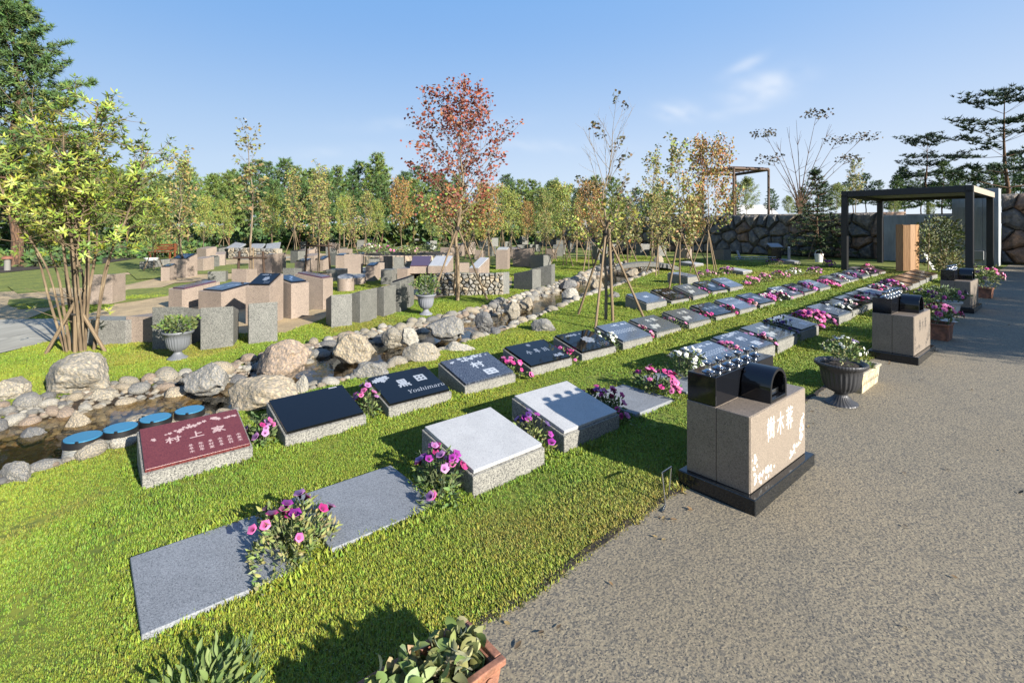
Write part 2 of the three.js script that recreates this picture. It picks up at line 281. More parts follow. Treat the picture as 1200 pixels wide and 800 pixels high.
sheet(steps([[-900, -200, 100], [-200, -40, 20], [-40, -14, 2], [-14, -4, 0.5], [-4, 14, 0.16], [14, 20, 0.3], [20, 50, 2], [50, 200, 15], [200, 900, 100]]),
  steps([[-900, -200, 100], [-200, -40, 20], [-40, -4, 3], [-4, 3.4, 0.3], [3.4, 12.6, 0.12], [12.6, 30, 0.8], [30, 90, 4], [90, 200, 15], [200, 900, 100]]), 0, 'lawn_ground', turf, null, 1, bump);
const kerbS = (t) => 1.70 + 0.02 * clamp(t, -5, 16) + 0.012 * noise3(t * 3.1, 2, 1) + 0.008 * noise3(t * 11, 5, 2);
const aggr = std({ map: rep(TX.aggregate, 3.0), color: rgb(0.73, 0.69, 0.61), roughness: 0.85, bumpMap: rep(TX.aggregateRelief, 2.1), bumpScale: 0.0015 });
sheet(steps([[-14, 12, 0.08], [12, 24.2, 0.3]]), [0, 1], 0.016, 'asphalt_path', aggr, (t, s) => [t, s ? kerbS(t) : -9], 1, plane);
// the stream: its bed is the ground's own dip, floored with mud; then the water
const mud = std({ map: rep(TX.soil, 0.8), color: rgb(1, 0.9, 0.66), roughness: 1, bumpMap: rep(TX.stoneRelief, 0.3), bumpScale: 0.02 });
sheet(steps([[-13, 17.6, 0.16]]), steps([[0, 1, 0.03]]), 0.022, 'stream_bed', mud, (t, u) => { const a = along(nearB, t), b = along(farB, t), k = 0.03 + 0.03 * noise3(t * 2, u > 0.5 ? 5 : 1, 3); return [t, lerp(a, b, lerp(0.02 + k, 0.96 - k, u))]; });
const rip = tex(512, (i, j) => { const x = i / 512, y = j / 512, k = 0.5 + 0.45 * fbm(x * 9, y * 9, 5, 4, 9); return [k, k, k]; }, false);
const water = phy({ color: rgb(0.9, 0.78, 0.54), roughness: 0.03, transmission: 1, thickness: 0, ior: 1.33, bumpMap: rep(rip, 1.3), bumpScale: 0.006 });
sheet(steps([[-13, 17.2, 0.3]]), [0, 0.25, 0.5, 0.75, 1], WATER, 'stream_water', water, (t, u) => [t, lerp(along(nearB, t), along(farB, t), lerp(0.06, 0.94, u))], 1, plane);
// paths of the far garden: pixels of their outline, dropped on the ground
const paved = [], lawnOn = [];
function patch(name, px, m, up) {
  const v = px.map(([x, y]) => P(x, y)); paved.push(v); const s = new THREE.Shape(v.map((q) => new THREE.Vector2(q.x, -q.z))), g = new THREE.ShapeGeometry(s, 4); g.rotateX(-Math.PI / 2);
  const p = g.attributes.position; for (let i = 0; i < p.count; i++) p.setY(i, plane(p.getX(i), p.getZ(i)) + up);
  g.computeVertexNormals(); const uv = g.attributes.uv; for (let i = 0; i < p.count; i++) uv.setXY(i, p.getX(i), p.getZ(i));
  return struct(name, g, m);
}
const gravel = std({ map: rep(TX.gravelPath, 1.1), color: rgb(0.95, 0.86, 0.70), roughness: 0.95 }), paleConc = std({ map: rep(TX.concrete, 2), color: rgb(1, 0.9, 0.72), roughness: 0.9 });
patch('gravel_path', [[-60, 344], [0, 343], [60, 338], [110, 338], [150, 334], [200, 323], [260, 321], [330, 320], [330, 325], [262, 328], [205, 332], [165, 345], [120, 352], [70, 359], [30, 375], [-60, 380]], gravel, 0.018);
patch('concrete_path', [[-80, 377], [70, 374], [80, 383], [75, 397], [0, 415], [-90, 430]], paleConc, 0.020);
patch('gravel_path', [[150, 345], [215, 336], [330, 345], [345, 372], [400, 350], [470, 330], [560, 322], [600, 326], [600, 337], [510, 350], [420, 358], [335, 392], [250, 392], [140, 392], [80, 376], [130, 360]], gravel, 0.022);
patch('gravel_path', [[395, 319], [430, 313], [475, 312], [470, 321], [440, 327], [405, 334]], paleConc, 0.025);
patch('gravel_path', [[200, 318], [160, 322], [130, 322], [190, 314], [250, 306], [330, 298], [390, 297], [420, 302], [400, 308], [330, 305], [270, 311]], gravel, 0.016);
patch('gravel_path', [[265, 303], [320, 307], [345, 301], [300, 299]], paleConc, 0.021);
[[[10, 352], [40, 350], [68, 354], [60, 361], [25, 363], [8, 358]], [[125, 348], [150, 340], [197, 337], [198, 347], [165, 353], [128, 358]], [[148, 318], [165, 314], [200, 313], [202, 326], [160, 328]], [[8, 336], [30, 331], [56, 332], [58, 342], [20, 345]], [[226, 315], [262, 311], [300, 309], [310, 316], [262, 321], [228, 322]], [[335, 352], [352, 356], [350, 366], [334, 364]]].forEach((q) => { patch('lawn_patch', q, turf, 0.027); paved.pop(); lawnOn.push(q.map(([x, y]) => P(x, y))); });
const mulch = std({ map: rep(TX.soil, 1.2), color: rgb(1, 0.83, 0.57), roughness: 1, bumpMap: rep(TX.stoneRelief, 0.3), bumpScale: 0.03 });
patch('planting_bed', [[-160, 330], [0, 320], [60, 314], [120, 309], [165, 302], [250, 296], [400, 288], [500, 284], [500, 279], [300, 281], [150, 283], [0, 286], [-200, 292]], mulch, 0.014);
// ------------------------------------------------------------------ rock wall at the end of the rows, and the terrace it holds
function voronoiCells(pts, bounds) {
  return pts.map((a, i) => {
    let poly = bounds.map((q) => [...q]);
    for (let j = 0; j < pts.length && poly.length; j++) if (j !== i) {
      const b = pts[j], nx = b[0] - a[0], ny = b[1] - a[1]; if (nx * nx + ny * ny > 9) continue;
      const c = (b[0] * b[0] + b[1] * b[1] - a[0] * a[0] - a[1] * a[1]) / 2, out = [], f = (q) => q[0] * nx + q[1] * ny - c;
      for (let k = 0; k < poly.length; k++) { const p = poly[k], q = poly[(k + 1) % poly.length], fp = f(p), fq = f(q); if (fp <= 0) out.push(p); if (fp * fq < 0) { const t = fp / (fp - fq); out.push([lerp(p[0], q[0], t), lerp(p[1], q[1], t)]); } }
      poly = out;
    }
    return poly;
  });
}
function wallStone(poly, thick, gap) {                      // a rough block on the outline poly (x, y), its face towards +z
  const cx = poly.reduce((s, p) => s + p[0], 0) / poly.length, cy = poly.reduce((s, p) => s + p[1], 0) / poly.length, v = [], tx = rr(-0.25, 0.25), ty = rr(-0.3, 0.1);
  const rad = Math.sqrt(poly.reduce((s, p) => s + (p[0] - cx) ** 2 + (p[1] - cy) ** 2, 0) / poly.length);
  for (const [k, z] of [[1, -thick], [1, 0], [0.88, 0.55], [0.62, 1]]) for (const [x, y] of poly) {
    const q = Math.max(0.2, 1 - gap / rad) * k * (z > 0 ? rr(0.9, 1.05) : 1), dx = (x - cx) * q, dy = (y - cy) * q;
    v.push(new THREE.Vector3(cx + dx, cy + dy, z <= 0 ? z : thick * 0.42 * z + (dx * tx + dy * ty) * z + rr(-0.02, 0.02)));
  }
  return muv(new ConvexGeometry(v));
}
const wallMats = [[0.27, 0.255, 0.235], [0.33, 0.29, 0.25], [0.40, 0.33, 0.26], [0.44, 0.29, 0.20], [0.21, 0.205, 0.20]].map(([r, g, b]) => std({ map: rep(TX.stone, 0.8), color: rgb(r, g, b), roughness: 0.9, bumpMap: rep(TX.stoneRelief, 0.7), bumpScale: 0.05 }));
// soil showing along the lawn's cut edge
sheet(steps([[-14, 18, 0.04]]), [0, 1], 0.020, 'soil_edge', M.soil, (t, s) => [t, kerbS(t) + (s ? 0.03 : -0.006 - 0.010 * noise3(t * 9, 3, 3) - 0.008 * noise3(t * 31, 1, 4))], 1, plane);
function rockWall(t, s0, s1, h, label, cell, taper) {
  // the wall's own frame: x from s1 (left) to s0, y up, z towards -t
  const o = thing('rock_wall', label, 'wall', W(t, s1), Math.atan2(-D.x, -D.z)), len = s1 - s0, pts = [];
  R = rngOf(900 + Math.round(len * 10));
  const rows = Math.round(h / cell / 0.8), hh = h / rows;
  for (let r = 0; r < rows; r++) for (let x = (r % 2 ? 0.5 : 0) * cell; x < len; x += cell * rr(0.55, 1.75)) pts.push([x, (r + 0.5) * hh + rr(-0.42, 0.42) * hh]);
  for (const q of voronoiCells(pts, [[0, 0], [len, 0], [len, h], [0, h]])) if (q.length > 2) { const cy = q.reduce((a, p) => a + p[1], 0) / q.length, cx = q.reduce((a, p) => a + p[0], 0) / q.length; if (taper && cy > taper(cx)) continue; part('stone', wallStone(q, 0.4, 0.006), R() < 0.16 ? wallMats[3] : pick([0, 0, 1, 1, 2, 4].map((k) => wallMats[k])), o); }
  part('backfill', box(taper ? len - 7 : len, h * 0.97, 0.3, taper ? (len + 7) / 2 : len / 2, h * 0.485, -0.28, 0), M.soil, o);
  return o;
}
rockWall(24.4, 5.0, 26, 1.9, 'long wall of dark piled boulders behind the lawn and the rows', 0.56, (x) => x > 7 ? 9 : 0.75 + x * 0.16);
rockWall(24.5, -9, 2.25, 2.45, 'high wall of dark boulders beyond the bare concrete wall', 0.6);
{ // level ground held by the walls
  const v = [[25, 20], [25, 6], [25, -40], [90, -60], [90, 22]].map(([t, s]) => { const q = W(t, s); return new THREE.Vector2(q.x, -q.z); });
  const g = new THREE.ShapeGeometry(new THREE.Shape(v)); g.rotateX(-Math.PI / 2).translate(0, 2.3, 0); struct('upper_terrace', g, turf);
}
{ // board-marked concrete
  const o = thing('concrete_wall', 'bare concrete retaining wall with a tall end behind the black pergola', 'wall', W(23.3, 3.0), Math.atan2(-D.x, -D.z));
  // x towards -s (right), z towards -t
  const b = []; for (let k = 0; k < 3; k++) part('concrete_panel', muv(box(0.397, 2.62, 0.6, -0.2 + 0.4 * k, 1.31, -0.3, 0.01)), M.concrete, o);
  for (let k = 0; k < 3; k++) part('concrete_panel', muv(box(0.695, 1.78, 0.3, -0.77 - 0.7 * k, 0.89, -0.75, 0.01)), M.concrete, o);
  part('service_box', box(0.28, 0.3, 0.1, 0.3, 0.35, 0.06, 0.01), std({ color: rgb(0.35, 0.36, 0.36), roughness: 0.5 }), o);
}
// ------------------------------------------------------------------ brush-written characters: strokes in a unit square, y down
const KAN = {
  mura: [[.28, .05, .28, .95], [.06, .3, .48, .28], [.28, .32, .06, .68], [.28, .36, .46, .56], [.55, .3, .97, .28], [.8, .06, .8, .84, .68, .9], [.6, .45, .68, .6]],
  ue: [[.48, .08, .48, .88], [.5, .42, .82, .4], [.08, .9, .94, .88]],
  ie: [[.5, .02, .5, .12], [.12, .28, .1, .2, .9, .18, .84, .3], [.2, .36, .8, .34], [.5, .36, .2, .56], [.44, .46, .6, .62, .58, .92, .48, .9], [.5, .56, .12, .76], [.56, .66, .12, .94], [.82, .42, .6, .58], [.62, .6, .92, .92]],
  ta: [[.16, .12, .16, .9], [.16, .14, .84, .13, .84, .9], [.5, .14, .5, .86], [.18, .5, .82, .49], [.16, .88, .84, .86]],
  ko: [[.5, .06, .5, .9, .4, .86], [.28, .34, .12, .68], [.7, .32, .9, .64]],
  haya: [[.28, .06, .28, .46], [.28, .07, .72, .06, .72, .46], [.3, .26, .7, .25], [.28, .45, .72, .44], [.08, .64, .92, .62], [.5, .48, .5, .96]],
  kawa: [[.2, .1, .2, .6, .1, .9], [.5, .16, .5, .8], [.82, .08, .82, .94]],
  kuro: [[.24, .06, .24, .44], [.24, .07, .76, .06, .76, .44], [.5, .07, .5, .64], [.26, .25, .74, .24], [.26, .43, .74, .42], [.3, .55, .7, .54], [.1, .68, .9, .66], [.18, .78, .1, .94], [.38, .78, .4, .92], [.58, .78, .62, .92], [.78, .76, .9, .94]],
  ki: [[.08, .32, .92, .3], [.5, .04, .5, .96], [.48, .34, .08, .8], [.52, .34, .94, .78]],
  ju: [[.16, .04, .16, .96], [.02, .26, .32, .24], [.16, .3, .02, .6], [.17, .34, .3, .5], [.36, .14, .66, .13], [.51, .03, .51, .26], [.38, .27, .64, .26], [.39, .37, .63, .37, .62, .55], [.39, .37, .4, .55], [.4, .55, .62, .54], [.42, .62, .45, .74], [.6, .6, .56, .74], [.34, .84, .68, .78], [.7, .32, .99, .3], [.87, .06, .87, .88, .78, .9], [.72, .46, .78, .6]],
  so: [[.06, .14, .94, .12], [.32, .03, .32, .24], [.66, .03, .66, .24], [.1, .32, .9, .3], [.36, .32, .12, .58], [.24, .42, .46, .42, .2, .7], [.26, .5, .36, .57], [.82, .38, .58, .46], [.58, .34, .58, .58, .86, .6], [.06, .74, .96, .72], [.34, .64, .3, .96], [.68, .62, .68, .98]],
  nen: [[.3, .05, .15, .3], [.25, .18, .85, .17], [.28, .42, .8, .41], [.28, .2, .28, .64], [.05, .65, .95, .63], [.55, .18, .55, .98]],
};
function glyph(c, k, x, y, w, h, lw, ink) {
  c.strokeStyle = ink; c.lineCap = 'round'; c.lineJoin = 'round';
  for (const s of KAN[k]) { c.lineWidth = lw * (s[1] === s[s.length - 1] ? 1 : 0.95); c.beginPath(); c.moveTo(x + s[0] * w, y + s[1] * h); for (let i = 2; i < s.length; i += 2) c.lineTo(x + s[i] * w, y + s[i + 1] * h); c.stroke(); }
}
function blossom(c, x, y, r, ink) { c.fillStyle = ink; for (let k = 0; k < 5; k++) { const a = k / 5 * 6.283 + 0.3; c.beginPath(); c.ellipse(x + Math.cos(a) * r * 0.55, y + Math.sin(a) * r * 0.55, r * 0.48, r * 0.3, a, 0, 6.3); c.fill(); } }
function spray(c, x0, y0, x1, y1, n, r, spread, ink, seed) { const q = rngOf(seed); for (let k = 0; k < n; k++) { const t = q(), b = Math.sin(t * 3.1416); blossom(c, lerp(x0, x1, t) + (q() - 0.5) * spread, lerp(y0, y1, t) + (q() - 0.5) * spread * (0.5 + b), r * (0.55 + q() * 0.7), ink); } }
const dim = 512, dimH = 400;
function inscribed(base, draw, rough, grainSize = 3, w = dim, h = dimH) {
  const cv = document.createElement('canvas'); cv.width = w; cv.height = h; const c = cv.getContext('2d'), im = c.createImageData(w, h), q = rngOf(base.length * 31 + Math.round(base[0][1] * 997) + w);
  const gx = Math.ceil(w / grainSize), f = []; for (let i = 0; i < gx * Math.ceil(h / grainSize); i++) { let k = q(), p = base[0]; for (p of base) { if (k < p[0]) break; k -= p[0]; } f.push(p); }
  for (let j = 0; j < h; j++) for (let i = 0; i < w; i++) { const p = f[Math.floor(j / grainSize) * gx + Math.floor(i / grainSize)], o = (j * w + i) * 4, n = 1 + (q() - 0.5) * 0.12; im.data[o] = p[1] * 255 * n; im.data[o + 1] = p[2] * 255 * n; im.data[o + 2] = p[3] * 255 * n; im.data[o + 3] = 255; }
  c.putImageData(im, 0, 0); if (draw) draw(c, w, h);
  const t = new THREE.CanvasTexture(cv); t.colorSpace = THREE.SRGBColorSpace; t.anisotropy = 8; return std({ map: t, roughness: rough });
}
const BLK = [[0.8, .055, .06, .07], [0.2, .08, .085, .095]], INK = 'rgb(128,136,148)';
const BLU = [[0.55, .19, .21, .26], [0.28, .27, .30, .36], [0.17, .42, .45, .50]], MIST = [[0.5, .33, .37, .43], [0.32, .40, .44, .50], [0.18, .25, .28, .34]], RED = [[0.55, .40, .19, .19], [0.3, .46, .24, .23], [0.15, .32, .14, .15]], GRY = [[0.5, .31, .33, .34], [0.3, .39, .41, .42], [0.2, .20, .21, .22]];
const lines = (c, w, h, x, y, n, lw, ink, seed) => { const q = rngOf(seed); for (let k = 0; k < n; k++) for (let m = 0; m < 3; m++) glyph(c, pick2(q), x + k * lw * 1.9, y - k * lw * 0.0 + m * lw * 1.15, lw, lw, lw * 0.13, ink); };
const pick2 = (q) => ['ta', 'ki', 'mura', 'nen', 'haya', 'ie'][Math.floor(q() * 6)];
const FACE = {
  red: inscribed(RED, (c, w, h) => { const k = 'rgb(186,160,156)'; spray(c, 40, 150, 330, 55, 22, 13, 22, k, 3); spray(c, 330, 55, 490, 75, 12, 13, 20, k, 4); ['mura', 'ue', 'ie'].forEach((g, i) => glyph(c, g, 110 + i * 115, 150 - i * 3, 78, 66, 9, k)); lines(c, w, h, 210, 268, 6, 26, k, 5); }, 0.3),
  blank: inscribed(BLK, (c) => { c.fillStyle = 'rgb(200,200,205)'; c.fillRect(405, 10, 60, 9); }, 0.05),
  yoshi: inscribed(BLK, (c, w, h) => { const k = 'rgb(156,162,170)'; spray(c, 40, 70, 150, 40, 9, 26, 24, k, 7); spray(c, 90, 95, 70, 60, 4, 22, 20, k, 9); glyph(c, 'kuro', 165, 120, 110, 110, 17, k); glyph(c, 'ta', 330, 105, 105, 95, 19, k); c.fillStyle = k; c.font = 'italic 62px serif'; c.fillText('Yoshimaru', 190, 330); }, 0.08),
  speck: inscribed(BLU, (c, w, h) => { const k = 'rgb(176,182,190)'; spray(c, 30, 60, 480, 30, 34, 14, 40, k, 11); glyph(c, 'mura', 215, 115, 130, 110, 16, k); glyph(c, 'ta', 250, 262, 150, 95, 18, k); c.globalAlpha = 0.5; c.fillStyle = k; c.fillRect(262, 272, 126, 76); }, 0.14),
  small: inscribed(BLK, (c, w, h) => { c.strokeStyle = INK; c.lineWidth = 4; c.beginPath(); c.arc(250, 58, 22, 0, 6.3); c.stroke(); blossom(c, 250, 58, 20, INK); ['ko', 'haya', 'kawa'].forEach((g, i) => glyph(c, g, 120 + i * 105, 145, 72, 78, 11, INK)); spray(c, 390, 330, 480, 330, 8, 24, 26, INK, 13); }, 0.05),
  emblem: inscribed(BLK, (c) => { spray(c, 90, 60, 330, 70, 26, 12, 26, INK, 17); for (let k = 0; k < 5; k++) blossom(c, 300 + Math.cos(k * 1.257) * 46, 205 + Math.sin(k * 1.257) * 40, 40, INK); lines(c, 0, 0, 330, 300, 4, 20, INK, 19); }, 0.06),
  verse: inscribed(MIST, (c) => { const k = 'rgb(190,198,208)'; spray(c, 200, 60, 470, 60, 18, 12, 30, k, 23); lines(c, 0, 0, 60, 170, 9, 24, k, 25); }, 0.1),
  leafy: inscribed(GRY, (c) => { const k = 'rgb(180,182,176)'; spray(c, 60, 300, 300, 250, 22, 26, 70, k, 27); glyph(c, 'ki', 180, 70, 90, 90, 13, k); glyph(c, 'ie', 300, 70, 90, 90, 13, k); }, 0.14),
  plainKanji: inscribed(BLK, (c) => { ['nen', 'ki', 'ta'].forEach((g, i) => glyph(c, g, 100 + i * 115, 130, 90, 90, 11, INK)); lines(c, 0, 0, 250, 280, 5, 22, INK, 29); spray(c, 40, 60, 200, 50, 12, 15, 30, INK, 31); }, 0.08),
  star: inscribed(MIST, (c) => { c.fillStyle = 'rgb(185,190,196)'; c.beginPath(); for (let k = 0; k < 16; k++) { const r = k % 2 ? 38 : 95, a = k / 16 * 6.283; c.lineTo(260 + Math.cos(a) * r, 190 + Math.sin(a) * r * 0.5); } c.fill(); }, 0.1),
  brown: inscribed([[0.6, .30, .22, .19], [0.4, .37, .28, .24]], (c) => { spray(c, 60, 90, 460, 110, 20, 16, 40, 'rgb(150,130,120)', 33); }, 0.15),
};
// ------------------------------------------------------------------ grave markers: a wedge of granite with an inscribed plate lying on its slope
const holes = [];                                           // [t0, t1, s0, s1] where no grass stands
const markerGeo = new Map();
function markerShapes(w, d, hf, hb) {
  const k = [w, d, hf, hb].join(); if (markerGeo.has(k)) return markerGeo.get(k);
  const base = muv(prism([[0, -0.06], [-d, -0.06], [-d, hb], [0, hf]].reverse(), w));
  const len = Math.hypot(d, hb - hf), tilt = Math.atan2(hb - hf, d), pw = w - 0.03, pd = len - 0.03, th = 0.026;
  const plate = new RoundedBoxGeometry(pw, th, pd, 1, 0.004), p = plate.attributes.position, uv = plate.attributes.uv;
  for (let i = 0; i < p.count; i++) uv.setXY(i, p.getX(i) / pw + 0.5, 0.5 - p.getZ(i) / pd);
  plate.rotateX(tilt); plate.translate(0, (hf + hb) / 2 + Math.cos(tilt) * (th / 2 + 0.002), -d / 2 - Math.sin(tilt) * 0);
  const r = [base, plate]; markerGeo.set(k, r); return r;
}
function marker(t, s, label, face, group, o = {}) {         // t, s: the middle of its front edge
  const { w = 0.67, d = 0.50, hf = 0.10, hb = 0.235, base = M.grey, name = 'grave_marker', turn = 0 } = o;
  const g = thing(name, label, 'grave marker', W(t, s, -0.005), YAW + turn + 0.014 * Math.sin(t * 37.7), group), [b, p] = markerShapes(w, d, hf, hb);
  g.rotation.z = 0.006 * Math.sin(t * 91.3); part('base', b, base, g); part('plate', p, face, g);
  holes.push([t - w / 2 - 0.01, t + w / 2 + 0.01, s - 0.01, s + d + 0.01]); return g;
}
const ORD = ['first', 'second', 'third', 'fourth', 'fifth', 'sixth', 'seventh', 'eighth', 'ninth', 'tenth', 'eleventh', 'twelfth', 'thirteenth', 'fourteenth', 'fifteenth', 'sixteenth', 'seventeenth', 'eighteenth', 'nineteenth', 'twentieth'];
const GA = 'grave markers in the streamside row', GB_ = 'grave markers in the short back row', GC = 'grave markers in the row beside the path';
[['red', 'maroon granite grave marker with carved white characters and a blossom spray', 0.64],
  ['blank', 'plain polished black grave marker without carving beside the maroon marker', 1.54],
  ['yoshi', 'black grave marker with a carved flower and latin script name', 2.42],
  ['speck', 'speckled blue grey grave marker with pale carved characters', 3.25],
  ['small', 'black grave marker with a round crest and three small characters', 4.15],
  ['emblem', 'black grave marker with a large carved flower at its middle', 5.0],
  ['verse', 'blue grey grave marker with lines of verse, white petunias on its edge', 5.82]].forEach(([f, l, t]) => marker(t, 4.13, l, FACE[f], GA));
['leafy', 'leafy', 'plainKanji', 'verse', 'emblem', 'speck', 'plainKanji', 'verse', 'leafy', 'speck', 'verse', 'plainKanji', 'brown'].forEach((f, i) => {
  const t = [6.70, 7.6, 8.46, 9.32, 10.15, 11.6, 12.35, 13.3, 14.7, 15.5, 16.5, 17.3, 18.1][i];
  marker(t, 4.2, { leafy: 'grey green', plainKanji: 'black', verse: 'blue grey', emblem: 'flower carved black', speck: 'speckled grey', brown: 'brownish' }[f] + ' grave marker, ' + ORD[i + 7] + ' in the streamside row from the maroon one', FACE[f], GA, { hf: 0.08, hb: 0.2 });
});
['star', 'plainKanji', 'leafy', 'emblem', 'verse'].forEach((f, i) => marker(8.47 + i * 0.87, 5.58 + i * 0.02, ['grave marker with a pale star, nearest the staked tree', 'black', 'grey green', 'flower carved black', 'blue grey'][i] + (i ? ' grave marker, ' + ORD[i] + ' in the short back row from the starred one' : ''), FACE[f], GB_, { hf: i ? 0.09 : 0.14, hb: 0.26 }));
// the row beside the path: two flat slabs, two pale blank stones, two flat slabs, then markers
function slab(t, s, w, d, label) {
  const g = solo('stone_slab', muv(box(w, 0.07, d, 0, -0.005, -d / 2, 0.006)), M.slab, label, 'stone slab', 'flat granite slabs without markers');
  g.position.copy(W(t, s)); g.rotation.y = YAW; holes.push([t - w / 2, t + w / 2, s, s + d]);
}
slab(0.5, 2.62, 0.62, 0.66, 'flat grey granite slab in the grass, before the terracotta trough');
slab(1.34, 2.64, 0.68, 0.66, 'flat grey granite slab beside the blank pale marker and its magenta petunias');
slab(4.02, 2.66, 0.62, 0.6, 'flat grey granite slab behind the near offering stand, beside the second blank pale marker');
slab(4.86, 2.66, 0.62, 0.6, 'flat grey granite slab by the bushy white petunias');
marker(2.2, 2.58, 'blank pale granite grave marker beside a flat slab and magenta petunias', M.white, GC, { w: 0.64, d: 0.62, hf: 0.14, hb: 0.25 });
marker(3.07, 2.6, 'blank pale granite grave marker caught by shadow of the near offering stand', M.white, GC, { d: 0.6, hf: 0.14, hb: 0.27 });
[['verse', 5.5], ['speck', 6.27], ['leafy', 7.05], ['speck', 7.9], ['star', 9.55], ['plainKanji', 10.25], ['emblem', 10.95], ['plainKanji', 11.65], ['white', 12.4], ['verse', 13.3], ['brown', 14.3], ['brown', 15.1], ['brown', 15.9], ['brown', 16.7], ['brown', 17.5]].forEach(([f, t], i) =>
  marker(t, 2.62 + 0.022 * (t - 5), (f === 'white' ? 'pale blank grave marker' : { verse: 'blue grey', speck: 'speckled grey', leafy: 'grey green', star: 'pale starred', plainKanji: 'black', emblem: 'flower carved black', brown: 'reddish brown' }[f] + ' grave marker') + ', ' + ORD[i] + ' beyond the slabs in the row beside the path', f === 'white' ? M.white : FACE[f], GC, { w: 0.66, hf: i < 4 ? 0.16 : 0.13, hb: i < 4 ? 0.25 : 0.22 }));
// low plates on the back lawn
[[862, 892, 322, 'white'], [798, 828, 334, 'verse'], [808, 832, 313, 'white'], [925, 945, 310, 'slab'], [1010, 1040, 321, 'tan']].forEach(([x0, x1, y, f], i) => {
  const c = P((x0 + x1) / 2, y), w = (x1 - x0) * perPx(c) * 0.85, t = T_(c.x, c.z), s = S_(c.x, c.z);
  marker(t, s, ['pale flat grave marker beside the maroon flower bed on the back lawn', 'grey box-like grave marker behind the thin staked tree', 'pale low grave marker under the orange leaved tree', 'grey low grave marker beside the notice post', 'long low tan grave marker in front of the pergola'][i], f === 'verse' ? FACE.verse : M[f], 'grave markers on the back lawn', { w: Math.min(w, 1.1), d: 0.6, hf: i === 1 ? 0.22 : 0.1, hb: i === 1 ? 0.28 : 0.16 });
});
// ------------------------------------------------------------------ flowers
function bloomGeo(petal, throat) {
  const g = new GB(), n = 10, ring = (r, y, k, c, wob) => { for (let i = 0; i < n; i++) { const a = i / n * 6.283, q = r * (i % 2 ? 1 : k); g.v(Math.cos(a) * q, y + (wob && i % 2 ? 0.12 : 0) * r, Math.sin(a) * q, Math.cos(a) * 0.3, 0.95, Math.sin(a) * 0.3, 0, 0, c); } };
  ring(0.006, -0.03, 1, throat); ring(0.009, -0.012, 1, throat); ring(0.021, 0, 0.95, petal); ring(0.034, 0.002, 0.84, petal, true);
  for (let r = 0; r < 3; r++) for (let i = 0; i < n; i++) { const a = r * n + i, b = r * n + (i + 1) % n; g.i.push(a, b, a + n, b, b + n, a + n); }
  return g.build();
}
const PET = { magenta: [[0.62, 0.03, 0.24], [0.22, 0.0, 0.09]], pink: [[0.72, 0.16, 0.40], [0.40, 0.03, 0.16]], lilac: [[0.55, 0.24, 0.52], [0.30, 0.06, 0.26]], violet: [[0.40, 0.03, 0.36], [0.12, 0.0, 0.10]], purple: [[0.085, 0.018, 0.20], [0.03, 0.0, 0.06]], white: [[0.82, 0.83, 0.78], [0.55, 0.60, 0.30]], rose: [[0.50, 0.27, 0.30], [0.35, 0.12, 0.14]] };
const BLOOM = Object.fromEntries(Object.entries(PET).map(([k, v]) => [k, bloomGeo(...v)]));
const petalMat = phy({ vertexColors: true, roughness: 0.6, transmission: 0.2, thickness: 0, side: THREE.DoubleSide });
const upQ = (d) => new THREE.Quaternion().setFromUnitVectors(new THREE.Vector3(0, 1, 0), d);
const LEAFC = [[0.10, 0.17, 0.035], [0.15, 0.22, 0.05], [0.20, 0.26, 0.07], [0.08, 0.13, 0.03]];
